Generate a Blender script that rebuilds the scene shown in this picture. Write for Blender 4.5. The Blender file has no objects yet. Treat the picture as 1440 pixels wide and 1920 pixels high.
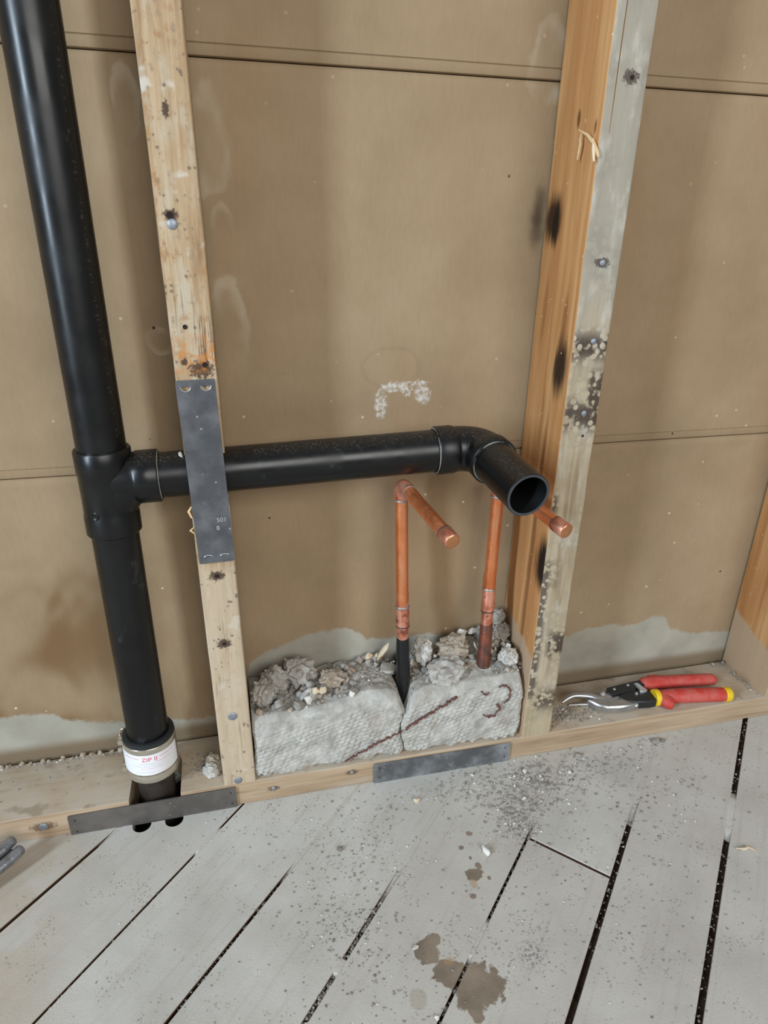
import bpy, bmesh, math, random
import numpy as np
from mathutils import Vector, Matrix, noise as mnoise

random.seed(7)
rng = np.random.default_rng(11)
scene = bpy.context.scene
C = scene.collection

# ------------------------------------------------------------------ camera
cam_data = bpy.data.cameras.new('camera')
cam = bpy.data.objects.new('camera', cam_data)
C.objects.link(cam)
cam_data.sensor_fit = 'HORIZONTAL'
cam_data.sensor_width = 36.0
cam_data.lens = 1249.0 / 1440.0 * 36.0
cam_data.clip_start = 0.02
_R = [[0.97285, -0.23095, 0.01475], [-0.07785, -0.3866, -0.91896], [0.21794, 0.89286, -0.39408]]
cam.matrix_world = Matrix(((_R[0][0], -_R[1][0], -_R[2][0], 0.03984),
                           (_R[0][1], -_R[1][1], -_R[2][1], -0.66304),
                           (_R[0][2], -_R[1][2], -_R[2][2], 0.68724),
                           (0, 0, 0, 1)))
scene.camera = cam

# ------------------------------------------------------------------ world, lights, exposure
world = bpy.data.worlds.new('world')
scene.world = world
world.use_nodes = True
bg = world.node_tree.nodes['Background']
bg.inputs[0].default_value = (0.93, 0.96, 1.0, 1)
bg.inputs[1].default_value = 0.26

def area(name, loc, target, sx, sy, watts, col):
    d = bpy.data.lights.new(name, 'AREA')
    d.shape = 'RECTANGLE'
    d.size, d.size_y = sx, sy
    d.energy = watts
    d.color = col
    o = bpy.data.objects.new(name, d)
    C.objects.link(o)
    o.location = loc
    o.rotation_euler = (Vector(target) - Vector(loc)).to_track_quat('-Z', 'Y').to_euler()
    return o
# tall daylight window far to the left, and an added broad fill light behind the camera
area('window_light_side', (-2.25, -1.63, 1.35), (0.15, 0.05, 0.6), 0.30, 1.7, 84, (0.70, 0.85, 1.0))
area('fill_light_rear', (0.9, -3.6, 2.1), (0.2, 0.0, 0.4), 2.6, 1.6, 100, (1.0, 0.985, 0.955))

vs = scene.view_settings
vs.view_transform = 'Standard'
vs.look = 'None'
vs.gamma = 1.0
vs.use_curve_mapping = False
vs.exposure = 0.0

# ------------------------------------------------------------------ helpers: materials
def lin(r, g, b):
    f = lambda c: ((c / 255) / 12.92) if c / 255 <= 0.04045 else (((c / 255) + 0.055) / 1.055) ** 2.4
    return (f(r), f(g), f(b), 1.0)

class MB:
    """small node builder"""
    def __init__(s, name, rough=0.8, metallic=0.0, spec=0.5):
        s.m = bpy.data.materials.new(name)
        s.m.use_nodes = True
        s.nt = s.m.node_tree
        s.b = s.nt.nodes['Principled BSDF']
        s.b.inputs['Roughness'].default_value = rough
        s.b.inputs['Metallic'].default_value = metallic
        s.b.inputs['Specular IOR Level'].default_value = spec
    def put(s, sock, v):
        if isinstance(v, bpy.types.NodeSocket):
            s.nt.links.new(v, sock)
        else:
            if isinstance(v, (tuple, list)) and len(v) == 3 and sock.type == 'RGBA':
                v = (*v, 1)
            sock.default_value = v
    def node(s, t, **kw):
        n = s.nt.nodes.new(t)
        for k, v in kw.items():
            setattr(n, k, v)
        return n
    def pos(s):
        return s.node('ShaderNodeNewGeometry').outputs['Position']
    def obj(s):
        return s.node('ShaderNodeTexCoord').outputs['Object']
    def normal(s):
        return s.node('ShaderNodeNewGeometry').outputs['Normal']
    def rand(s):
        return s.node('ShaderNodeObjectInfo').outputs['Random']
    def sep(s, v):
        n = s.node('ShaderNodeSeparateXYZ'); s.put(n.inputs[0], v)
        return n.outputs[0], n.outputs[1], n.outputs[2]
    def comb(s, x, y, z):
        n = s.node('ShaderNodeCombineXYZ')
        for i, v in enumerate((x, y, z)): s.put(n.inputs[i], v)
        return n.outputs[0]
    def scale(s, v, sc):
        n = s.node('ShaderNodeVectorMath', operation='MULTIPLY')
        s.put(n.inputs[0], v); n.inputs[1].default_value = sc
        return n.outputs[0]
    def vadd(s, v, w):
        n = s.node('ShaderNodeVectorMath', operation='ADD')
        s.put(n.inputs[0], v); s.put(n.inputs[1], w)
        return n.outputs[0]
    def vsub(s, v, w):
        n = s.node('ShaderNodeVectorMath', operation='SUBTRACT')
        s.put(n.inputs[0], v); s.put(n.inputs[1], w)
        return n.outputs[0]
    def length(s, v):
        n = s.node('ShaderNodeVectorMath', operation='LENGTH'); s.put(n.inputs[0], v)
        return n.outputs['Value']
    def math(s, op, a, b=0.0, c=0.0):
        n = s.node('ShaderNodeMath', operation=op)
        s.put(n.inputs[0], a); s.put(n.inputs[1], b); s.put(n.inputs[2], c)
        return n.outputs[0]
    def noise(s, v, sc, det=3, rough=0.5, dist=0.0, color=False):
        n = s.node('ShaderNodeTexNoise')
        s.put(n.inputs['Vector'], v); n.inputs['Scale'].default_value = sc
        n.inputs['Detail'].default_value = det; n.inputs['Roughness'].default_value = rough
        n.inputs['Distortion'].default_value = dist
        return n.outputs['Color' if color else 'Fac']
    def vor(s, v, sc, feature='F1', rnd=1.0, out='Distance'):
        n = s.node('ShaderNodeTexVoronoi', feature=feature)
        s.put(n.inputs['Vector'], v); n.inputs['Scale'].default_value = sc
        n.inputs['Randomness'].default_value = rnd
        return n.outputs[out]
    def ss(s, v, a, b, lo=0.0, hi=1.0):
        n = s.node('ShaderNodeMapRange', interpolation_type='SMOOTHSTEP')
        s.put(n.inputs['Value'], v)
        s.put(n.inputs['From Min'], a); s.put(n.inputs['From Max'], b)
        s.put(n.inputs['To Min'], lo); s.put(n.inputs['To Max'], hi)
        return n.outputs[0]
    def mix(s, f, a, b, mode='MIX'):
        n = s.node('ShaderNodeMix', data_type='RGBA', blend_type=mode)
        s.put(n.inputs[0], f); s.put(n.inputs[6], a); s.put(n.inputs[7], b)
        return n.outputs[2]
    def ramp(s, f, stops):
        n = s.node('ShaderNodeValToRGB')
        s.put(n.inputs[0], f)
        e = n.color_ramp.elements
        while len(e) < len(stops): e.new(0.5)
        for i, (p, c) in enumerate(stops):
            e[i].position = p; e[i].color = c if len(c) == 4 else (*c, 1)
        return n.outputs[0]
    def curve(s, f, pts):
        n = s.node('ShaderNodeFloatCurve')
        s.put(n.inputs['Value'], f)
        c = n.mapping.curves[0]
        while len(c.points) < len(pts): c.points.new(0.5, 0.5)
        for i, p in enumerate(pts): c.points[i].location = p
        n.mapping.update()
        return n.outputs[0]
    def blob(s, v, c, r, nz=None):
        """0 at centre .. 1 at rim of an ellipsoid; nz is added to roughen the rim"""
        d = s.length(s.scale(s.vsub(v, c), tuple(1 / q for q in r)))
        return s.math('ADD', d, nz) if nz is not None else d
    def bump(s, h, strength=0.3, dist=0.001):
        n = s.node('ShaderNodeBump')
        s.put(n.inputs['Height'], h); n.inputs['Strength'].default_value = strength
        n.inputs['Distance'].default_value = dist
        s.nt.links.new(n.outputs[0], s.b.inputs['Normal'])
    def color(s, c): s.put(s.b.inputs['Base Color'], c)
    def rough(s, c): s.put(s.b.inputs['Roughness'], c)
    def metal(s, c): s.put(s.b.inputs['Metallic'], c)

def spots_mask(b, v, blobs, nsc, namp, soft=0.12):
    """union of rough edged blobs -> 1 inside"""
    nz = b.math('MULTIPLY', b.math('SUBTRACT', b.noise(v, nsc, 4, 0.65), 0.5), namp)
    d = None
    for c, r in blobs:
        q = b.blob(v, c, r, nz)
        d = q if d is None else b.math('MINIMUM', d, q)
    return b.ss(d, 1.0 - soft, 1.0 + soft, 1.0, 0.0)

# --- gypsum board paper
def mat_paper():
    b = MB('gypsum_board_paper', 0.75, spec=0.25)
    p = b.pos(); x, y, z = b.sep(p)
    big = b.noise(p, 4.5, 4, 0.6)
    col = b.ramp(big, [(0.30, lin(139, 119, 92)), (0.52, lin(152, 131, 103)), (0.72, lin(161, 141, 114))])
    warm = b.noise(b.scale(p, (7, 1, 1.6)), 1.0, 3)
    col = b.mix(b.ss(warm, 0.50, 0.75, 0, 0.40), col, lin(148, 116, 82))
    fine = b.noise(b.scale(p, (260, 1, 60)), 1.0, 3, 0.6)
    col = b.mix(b.ss(fine, 0.3, 0.8, 0, 0.10), col, lin(95, 78, 58))
    # brown stain low on the left; its dark tone also paints in soft wall shadows
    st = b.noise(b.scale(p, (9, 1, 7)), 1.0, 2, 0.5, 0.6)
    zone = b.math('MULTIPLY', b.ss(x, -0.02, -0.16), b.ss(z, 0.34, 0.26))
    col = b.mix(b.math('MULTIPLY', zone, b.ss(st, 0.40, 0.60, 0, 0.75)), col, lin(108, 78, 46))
    # faint darker ring
    ring = b.blob(p, (0.232, 0.099, 0.535), (0.035, 1, 0.024), b.math('MULTIPLY', b.noise(p, 60, 3), 0.35))
    rm = b.math('MULTIPLY', b.ss(ring, 1.02, 1.14), b.ss(ring, 1.30, 1.16))
    col = b.mix(b.math('MULTIPLY', rm, 0.12), col, lin(100, 82, 60))
    # dried plaster smears beside the studs (pale arcs)
    nz = b.math('MULTIPLY', b.math('SUBTRACT', b.noise(p, 26, 4), 0.5), 1.5)
    brk = b.ss(b.noise(b.scale(p, (22, 1, 9)), 1.0, 3), 0.42, 0.62)
    sm = None
    for c, r in [((0.040, .099, .765), (.022, 1, .048)), ((0.050, .099, .690), (.010, 1, .018)),
                 ((0.052, .099, .585), (.020, 1, .045)), ((-.022, .099, .570), (.016, 1, .014)),
                 ((-.030, .099, .79), (.012, 1, .03)), ((-.025, .099, .460), (.013, 1, .012)), ((.404, .099, .845), (.030, 1, .035))]:
        d = b.blob(p, c, r, nz)
        arc = b.math('MULTIPLY', b.ss(d, 0.35, 0.95), b.ss(d, 1.16, 0.98))
        sm = arc if sm is None else b.math('MAXIMUM', sm, arc)
    col = b.mix(b.math('MULTIPLY', b.math('MULTIPLY', sm, brk), 0.40), col, lin(190, 178, 156))
    # scorch by the stud, left by soldering
    sc = b.blob(p, (0.399, .099, .700), (.010, 1, .034), nz)
    col = b.mix(b.ss(sc, 1.3, 0.2, 0, 0.75), col, lin(52, 38, 26))
    # white plaster splash
    pm = spots_mask(b, p, [((.2195, .099, .492), (.007, 1, .016)), ((.2365, .099, .512), (.016, 1, .0055)),
                           ((.262, .099, .515), (.016, 1, .003)), ((.2715, .099, .502), (.010, 1, .010)),
                           ((.252, .099, .508), (.006, 1, .008))], 150, 1.7, 0.35)
    pm = b.math('MULTIPLY', pm, b.ss(b.noise(p, 210, 4, 0.7), 0.36, 0.62))
    col = b.mix(b.math('MULTIPLY', pm, 0.8), col, lin(205, 203, 196))
    # specks
    dk = b.vor(p, 26)
    keep = b.ss(b.noise(p, 19, 1), 0.56, 0.60)
    col = b.mix(b.math('MULTIPLY', b.ss(dk, 0.055, 0.03), keep), col, lin(60, 45, 34))
    lt = b.vor(b.vadd(p, (3.1, 0, 1.7)), 34)
    lowz = b.ss(z, 0.75, 0.25, 0.25, 1.0)
    keep2 = b.ss(b.noise(p, 23, 1), 0.42, 0.47)
    col = b.mix(b.math('MULTIPLY', b.math('MULTIPLY', b.ss(lt, 0.07, 0.04), keep2), lowz), col, lin(206, 188, 156))
    # grey mortar film left along the foot of the boards
    u = b.math('DIVIDE', b.math('ADD', x, 0.4), 1.4)
    zl = b.curve(u, [(0.0, .36), (.094, .360), (.125, .361), (.154, .30), (.243, .228), (.278, .213), (.32, .49),
                     (.349, .558), (.406, .606), (.438, .53), (.494, .52), (.517, .49), (.60, .36), (.651, .402),
                     (.694, .438), (.733, .423), (.762, .46), (.783, .365), (.849, .306), (1.0, .33)])
    zl = b.math('MULTIPLY', zl, 0.3)
    edge = b.math('MULTIPLY', b.math('SUBTRACT', b.noise(p, 55, 5, 0.7), 0.5), 0.022)
    dz = b.math('SUBTRACT', b.math('ADD', z, edge), zl)
    fm = b.ss(dz, 0.004, -0.002)
    fcol = b.ramp(b.noise(p, 18, 4), [(0.3, lin(146, 144, 132)), (0.7, lin(172, 170, 158))])
    fcol = b.mix(b.ss(z, 0.066, 0.048), fcol, lin(120, 106, 86))
    col = b.mix(b.math('MULTIPLY', fm, 0.88), col, fcol)
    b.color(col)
    b.bump(b.math('ADD', b.math('MULTIPLY', fm, 0.6), b.math('ADD', b.math('MULTIPLY', pm, 0.6), b.noise(p, 500, 2))), 0.12, 0.001)
    return b.m

# --- wood
def wood_base(b, axis, pale, mid, dark, along=5.0, across=70.0):
    p = b.pos()
    sc = [across] * 3; sc[axis] = along
    g1 = b.noise(b.scale(p, tuple(sc)), 1.0, 4, 0.6, 0.6)
    sc2 = [across * 6] * 3; sc2[axis] = along * 3
    g2 = b.noise(b.scale(p, tuple(sc2)), 1.0, 2, 0.6)
    col = b.ramp(g1, [(0.28, dark), (0.48, mid), (0.70, pale)])
    col = b.mix(b.ss(g2, 0.35, 0.75, 0, 0.28), col, dark)
    return p, g1, g2, col

def mat_stud_left():
    b = MB('weathered_pale_wood', 0.8, spec=0.25)
    p, g1, g2, col = wood_base(b, 2, lin(194, 174, 146), lin(174, 149, 116), lin(138, 108, 78))
    x, y, z = b.sep(p)
    # plaster dust bands
    n = b.noise(b.scale(p, (45, 45, 14)), 1.0, 4, 0.6)
    col = b.mix(b.ss(n, 0.48, 0.66, 0, 0.75), col, lin(184, 174, 154))
    n2 = b.noise(b.scale(p, (95, 95, 55)), 1.0, 4, 0.65)
    col = b.mix(b.ss(n2, 0.53, 0.68, 0, 0.7), col, lin(158, 116, 74))
    n3 = b.noise(b.scale(p, (150, 150, 110)), 1.0, 4, 0.7)
    col = b.mix(b.ss(n3, 0.55, 0.68, 0, 0.55), col, lin(128, 112, 92))
    col = b.mix(b.ss(b.noise(p, 46, 2), 0.62, 0.72, 0, 0.6), col, lin(206, 202, 194))
    low = b.ss(z, 0.36, 0.33)
    col = b.mix(b.math('MULTIPLY', low, 0.6), col, lin(192, 178, 156))
    gv = b.noise(b.scale(p, (330, 330, 14)), 1.0, 3, 0.6)
    col = b.mix(b.ss(gv, 0.58, 0.68, 0, 0.5), col, lin(118, 98, 76))
    # grey speckle
    sp = b.vor(p, 150)
    keep = b.ss(b.noise(p, 42, 2), 0.52, 0.60)
    col = b.mix(b.math('MULTIPLY', b.ss(sp, 0.32, 0.18, 0, 0.75), keep), col, lin(98, 86, 72))
    # torn dark fibres round nail holes and tar marks
    marks = [((.0058, 0, .6935), (.006, 1, .005)), ((.0155, 0, .3345), (.008, 1, .006)), ((.0165, 0, .2467), (.008, 1, .006)),
             ((.010, 0, .7736), (.003, 1, .006)), ((.0195, 0, .5585), (.011, 1, .008)), ((.0045, 0, .566), (.003, 1, .004))]
    mk = spots_mask(b, p, marks, 330, 2.6, 0.25)
    col = b.mix(b.math('MULTIPLY', mk, 0.85), col, lin(52, 30, 22))
    tz = b.math('MULTIPLY', b.math('MULTIPLY', b.ss(z, .552, .570), b.ss(z, .615, .595)), b.ss(x, .012, .024))
    st = b.noise(b.scale(p, (700, 700, 24)), 1.0, 2)
    col = b.mix(b.math('MULTIPLY', tz, b.ss(st, 0.48, 0.58, 0, 0.85)), col, lin(78, 42, 36))
    rust = b.math('MULTIPLY', b.math('MULTIPLY', b.ss(z, .553, .56), b.ss(z, .60, .575)), b.ss(b.noise(p, 120, 3), .45, .6))
    col = b.mix(b.math('MULTIPLY', rust, 0.6), col, lin(190, 120, 50))
    b.color(col)
    b.bump(b.math('ADD', g1, b.math('MULTIPLY', g2, 0.7)), 0.45, 0.0012)
    return b.m

def mat_stud_orange(name, burns, foot=None, dusty=0.0):
    b = MB(name, 0.55, spec=0.35)
    p, g1, g2, col = wood_base(b, 2, lin(216, 172, 120), lin(196, 146, 94), lin(164, 110, 64), 3.0, 55.0)
    x, y, z = b.sep(p)
    big = b.noise(b.scale(p, (8, 30, 4)), 1.0, 2)
    col = b.mix(b.ss(big, 0.45, 0.7, 0, 0.5), col, lin(172, 118, 70))
    for (c, r, k, cc) in burns:
        nz = b.math('MULTIPLY', b.math('SUBTRACT', b.noise(b.scale(p, (1, 320, 22)), 1.0, 3), 0.5), 0.8)
        col = b.mix(b.ss(b.blob(p, c, r, nz), 1.15, 0.40, 0, k), col, cc)
    if foot is not None:
        fz = b.math('ADD', z, b.math('MULTIPLY', b.math('SUBTRACT', b.noise(p, 60, 4), 0.5), 0.035))
        fz = b.math('ADD', fz, b.math('MULTIPLY', y, -foot[1]))
        col = b.mix(b.ss(fz, foot[0] + .006, foot[0] - .006, 0, 0.85), col, lin(182, 160, 134))
    sp = b.vor(p, 120)
    keep = b.ss(b.noise(p, 33, 1), 0.58, 0.62)
    col = b.mix(b.math('MULTIPLY', b.ss(sp, 0.16, 0.10, 0, 0.8), keep), col, lin(216, 190, 150))
    b.color(col)
    b.bump(b.math('ADD', g1, b.math('MULTIPLY', g2, 0.4)), 0.2, 0.001)
    return b.m

def mat_stud_grey():
    """front edge of the middle stud: plaster skim with the print of a hexagon mesh"""
    b = MB('plaster_coated_wood', 0.85, spec=0.2)
    p, g1, g2, col = wood_base(b, 2, lin(184, 173, 152), lin(170, 156, 132), lin(142, 125, 100))
    x, y, z = b.sep(p)
    up = b.ss(b.math('ADD', z, b.math('MULTIPLY', b.noise(p, 40, 3), 0.08)), 0.60, 0.70)
    col = b.mix(b.math('MULTIPLY', up, 0.8), col, lin(154, 149, 138))
    n = b.noise(b.scale(p, (60, 60, 22)), 1.0, 4, 0.6)
    col = b.mix(b.ss(n, 0.50, 0.68, 0, 0.6), col, lin(188, 184, 172))
    lowb = b.ss(z, 0.16, 0.05)
    col = b.mix(b.math('MULTIPLY', lowb, 0.7), col, lin(178, 164, 136))
    # mesh print: pale round cells with dark gaps, in patches
    cell = b.vor(b.scale(p, (1, 0.0, 1)), 118, rnd=0.75)
    gap = b.ss(cell, 0.33, 0.46)
    def band(z0, z1, xa, xb, k=1.0, w=.012):
        m = b.math('MULTIPLY', b.ss(z, z0 - w, z0 + w), b.ss(z, z1 + w, z1 - w))
        return b.math('MULTIPLY', b.math('MULTIPLY', m, b.ss(x, xa, xb)), k)
    zone = band(.555, .585, .400, .404)
    for q in [band(.475, .545, .430, .437), band(.478, .510, .405, .412), band(.372, .40, .418, .410, .9), band(.27, .31, .440, .405, .8),
              band(.165, .205, .420, .430), band(.08, .112, .412, .42, .9), band(.10, .31, .420, .412, .85)]:
        zone = b.math('MAXIMUM', zone, q)
    pn = b.ss(b.noise(p, 75, 2), 0.38, 0.50)
    dark = b.mix(b.noise(p, 90, 2), lin(44, 32, 27), lin(84, 70, 62))
    dm = b.math('MULTIPLY', b.math('MULTIPLY', gap, zone), pn)
    col = b.mix(b.math('MULTIPLY', dm, 0.95), col, dark)
    faint = b.math('MULTIPLY', b.ss(cell, 0.42, 0.52, 0, 0.20), b.ss(b.noise(p, 16, 2), 0.45, 0.6))
    col = b.mix(faint, col, lin(110, 104, 92))
    spl = spots_mask(b, p, [((.4335, 0, .8194), (.008, 1, .006)), ((.430, 0, .6558), (.008, 1, .005))], 300, 2.4, 0.25)
    col = b.mix(b.math('MULTIPLY', spl, 0.8), col, lin(62, 48, 42))
    b.color(col)
    b.bump(b.math('SUBTRACT', g1, b.math('MULTIPLY', dm, 1.5)), 0.45, 0.0012)
    return b.m

def mat_plate():
    b = MB('bottom_plate_wood', 0.8, spec=0.25)
    p, g1, g2, col = wood_base(b, 0, lin(188, 168, 143), lin(170, 147, 120), lin(140, 115, 91), 5.0, 75.0)
    x, y, z = b.sep(p)
    nx, ny, nz = b.sep(b.normal())
    top = b.ss(nz, 0.5, 0.9)
    d = b.noise(p, 16, 4, 0.6)
    dust = b.ss(d, 0.30, 0.62, 0.15, 0.85)
    col = b.mix(b.math('MULTIPLY', top, dust), col, lin(180, 170, 154))
    dk = b.math('MULTIPLY', b.ss(b.noise(p, 34, 3), 0.58, 0.72, 0, 0.5), top)
    col = b.mix(dk, col, lin(120, 100, 80))
    fd = b.ss(b.noise(b.scale(p, (10, 10, 60)), 1.0, 3), 0.5, 0.75, 0, 0.5)
    col = b.mix(fd, col, lin(174, 164, 148))
    marks = [((-.213, 0, .0182), (.014, 1, .006)), ((.0608, 0, .0183), (.008, 1, .004)), ((.1638, 0, .0234), (.008, 1, .004))]
    mk = spots_mask(b, b.vsub(p, b.comb(0, b.math('MULTIPLY', y, 1.0), 0)), marks, 300, 2.2, 0.3)
    col = b.mix(b.math('MULTIPLY', mk, 0.75), col, lin(84, 64, 48))
    b.color(col)
    b.bump(b.math('ADD', g1, b.math('MULTIPLY', g2, 0.5)), 0.3, 0.001)
    return b.m

def mat_plank():
    b = MB('dusty_floor_plank', 0.9, spec=0.15)
    p = b.pos(); x, y, z = b.sep(p)
    n = b.noise(p, 9, 4, 0.6)
    col = b.ramp(n, [(0.30, lin(180, 178, 170)), (0.5, lin(192, 190, 183)), (0.72, lin(202, 201, 195))])
    # rotated coords, grain along the boards
    r = b.node('ShaderNodeVectorRotate', rotation_type='Z_AXIS'); b.put(r.inputs['Vector'], p); r.inputs['Angle'].default_value = -math.radians(46)
    g = b.noise(b.scale(r.outputs[0], (6, 150, 6)), 1.0, 3)
    col = b.mix(b.ss(g, 0.5, 0.8, 0, 0.22), col, lin(146, 136, 122))
    rn = b.rand()
    col = b.mix(b.math('MULTIPLY', rn, 0.22), col, lin(166, 154, 138))
    # tan bare wood toward the left by the plate
    tan = b.math('MULTIPLY', b.ss(x, -.12, -.24), b.ss(b.noise(p, 14, 3), .3, .6))
    col = b.mix(b.math('MULTIPLY', tan, 0.5), col, lin(176, 158, 132))
    # fine dark grit
    sp = b.vor(p, 260); keep = b.ss(b.noise(p, 28, 3, 0.6), 0.50, 0.64)
    col = b.mix(b.math('MULTIPLY', b.ss(sp, 0.34, 0.18, 0, 0.6), keep), col, lin(122, 115, 106))
    sp2 = b.vor(b.vadd(p, (1.3, 2.1, 0)), 75); keep2 = b.ss(b.noise(p, 13, 2), 0.50, 0.60)
    col = b.mix(b.math('MULTIPLY', b.ss(sp2, 0.13, 0.07, 0, 0.5), keep2), col, lin(98, 90, 82))
    # damp spots
    wet = [((.236, -.279, 0), (.027, .021, 1)), ((.214, -.262, 0), (.017, .013, 1)), ((.226, -.300, 0), (.007, .010, 1)), ((.198, -.236, 0), (.013, .013, 1)),
           ((.207, -.225, 0), (.008, .007, 1)), ((.211, -.2515, 0), (.0065, .006, 1)), ((.277, -.161, 0), (.010, .0085, 1)), ((.285, -.152, 0), (.004, .005, 1)),
           ((.2906, -.1067, 0), (.0045, .004, 1)), ((.274, -.1242, 0), (.0035, .0028, 1)), ((.2655, -.187, 0), (.0035, .0032, 1)),
           ((.292, -.169, 0), (.0025, .003, 1)), ((.280, -.1395, 0), (.002, .0028, 1)), ((.203, -.2645, 0), (.006, .003, 1))]
    wm = spots_mask(b, p, wet, 80, 1.5, 0.07)
    wcol = b.ramp(b.noise(p, 40, 3), [(0.3, lin(112, 98, 82)), (0.7, lin(142, 126, 108))])
    col = b.mix(b.math('MULTIPLY', wm, 0.9), col, wcol)
    pale = spots_mask(b, p, [((.176, -.277, 0), (.009, .010, 1))], 60, 0.6, 0.15)
    col = b.mix(b.math('MULTIPLY', pale, 0.5), col, lin(160, 150, 132))
    rust = spots_mask(b, p, [((.272, -.172, 0), (.004, .006, 1)), ((.2165, -.249, 0), (.005, .004, 1))], 80, 0.9, 0.4)
    col = b.mix(b.math('MULTIPLY', rust, 0.5), col, lin(172, 136, 94))
    blue = b.blob(p, (.302, -.264, 0), (.020, .022, 1), b.math('MULTIPLY', b.noise(p, 50, 3), 0.5))
    bm = b.math('MULTIPLY', b.ss(blue, 1.25, 0.5), b.ss(b.noise(p, 330, 2), .45, .62))
    col = b.mix(b.math('MULTIPLY', bm, 0.75), col, lin(112, 110, 120))
    b.color(col)
    b.bump(b.math('ADD', b.noise(p, 420, 3, 0.7), b.noise(p, 60, 3)), 0.25, 0.0012)
    return b.m

def mat_plain(name, c, rough=0.6, metallic=0.0, spec=0.5, var=0.0, vs_=60, c2=None, bump=0.0):
    b = MB(name, rough, metallic, spec)
    p = b.obj()
    c2 = c2 or tuple(q * 0.6 for q in c[:3]) + (1,)
    b.color(b.mix(b.ss(b.noise(p, vs_, 4, 0.6), 0.35, 0.7, 0, var), c, c2))
    if bump: b.bump(b.noise(p, vs_ * 4, 3), bump, 0.001)
    return b.m

def mat_abs(name='black_abs_plastic', dust=0.25):
    b = MB(name, 0.3, spec=0.42)
    p = b.pos()
    nx, ny, nz = b.sep(b.normal())
    col = b.mix(b.ss(b.noise(p, 22, 4, 0.6), 0.45, 0.75, 0, 0.35), lin(9, 10, 11), lin(17, 19, 20))
    sm = b.math('MULTIPLY', b.ss(b.noise(b.scale(p, (40, 40, 26)), 1.0, 4, 0.65), 0.62, 0.78), dust)
    col = b.mix(sm, col, lin(84, 88, 96))
    # dust that settled on upward faces
    dst = b.math('MULTIPLY', b.ss(nz, 0.55, 0.95), b.ss(b.noise(p, 420, 3, 0.7), 0.52, 0.74, 0.05, 0.42))
    col = b.mix(dst, col, lin(130, 122, 112))
    b.color(col)
    b.rough(b.math('ADD', b.ss(b.noise(p, 30, 3), 0.3, 0.7, 0.27, 0.40), b.math('MULTIPLY', dst, 0.5)))
    return b.m

def mat_copper():
    b = MB('copper', 0.3, 1.0)
    p = b.pos()
    n = b.noise(b.scale(p, (60, 60, 14)), 1.0, 4, 0.6)
    col = b.ramp(n, [(0.30, lin(220, 126, 78)), (0.5, lin(230, 142, 92)), (0.7, lin(236, 166, 126))])
    d = b.noise(p, 95, 4, 0.65)
    col = b.mix(b.ss(d, 0.62, 0.76, 0, 0.5), col, lin(120, 62, 40))
    b.color(col)
    b.rough(b.ss(b.noise(p, 70, 3), 0.3, 0.7, 0.24, 0.42))
    b.metal(b.ss(d, 0.60, 0.74, 0.78, 0.5))
    return b.m

def mat_copper_pink():
    b = MB('heated_copper_fitting', 0.38, 0.75)
    p = b.pos()
    n = b.noise(p, 70, 4, 0.6)
    col = b.ramp(n, [(0.32, lin(176, 96, 74)), (0.5, lin(222, 150, 124)), (0.7, lin(232, 182, 162))])
    d = b.noise(p, 120, 3)
    col = b.mix(b.ss(d, 0.58, 0.72, 0, 0.7), col, lin(96, 62, 52))
    b.color(col)
    return b.m

def mat_steel(name, c, c2, rough=0.42, sc=30, metal=0.45):
    b = MB(name, rough, metal)
    p = b.pos()
    col = b.mix(b.ss(b.noise(p, sc, 4, 0.6), 0.35, 0.7), c, c2)
    sp = b.ss(b.vor(p, 130), 0.16, 0.08); keep = b.ss(b.noise(p, 40, 1), 0.56, 0.62)
    m = b.math('MULTIPLY', b.math('MULTIPLY', sp, keep), 0.7)
    col = b.mix(m, col, lin(190, 188, 182))
    b.color(col)
    b.rough(b.ss(b.noise(p, sc * 1.7, 3), 0.3, 0.7, rough - 0.08, rough + 0.12))
    b.metal(b.math('SUBTRACT', metal, b.math('MULTIPLY', m, metal)))
    return b.m

def mat_mortar(name='grey_mortar', a=(150, 148, 141), c=(191, 189, 182), warm=0.25):
    b = MB(name, 0.95, spec=0.1)
    p = b.pos()
    n = b.noise(p, 55, 5, 0.65)
    col = b.ramp(n, [(0.30, lin(*a)), (0.65, lin(*c))])
    w = b.noise(p, 17, 3)
    col = b.mix(b.ss(w, 0.52, 0.72, 0, warm), col, lin(168, 146, 118))
    col = b.mix(b.ss(b.noise(p, 320, 3), 0.55, 0.75, 0, 0.35), col, lin(120, 116, 108))
    b.color(col)
    b.bump(b.noise(p, 420, 4, 0.7), 0.5, 0.0012)
    return b.m

def mat_rubble():
    b = MB('mortar_rubble', 0.95, spec=0.1)
    p = b.pos(); r = b.rand()
    base = b.ramp(r, [(0.0, lin(136, 130, 122)), (0.35, lin(160, 156, 149)), (0.6, lin(178, 174, 166)), (0.8, lin(166, 146, 126)), (1.0, lin(200, 196, 188))])
    col = b.mix(b.ss(b.noise(p, 110, 4, 0.65), 0.35, 0.7, 0, 0.55), base, lin(112, 107, 100))
    b.color(col)
    b.bump(b.noise(p, 500, 4, 0.7), 0.6, 0.0012)
    return b.m

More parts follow.
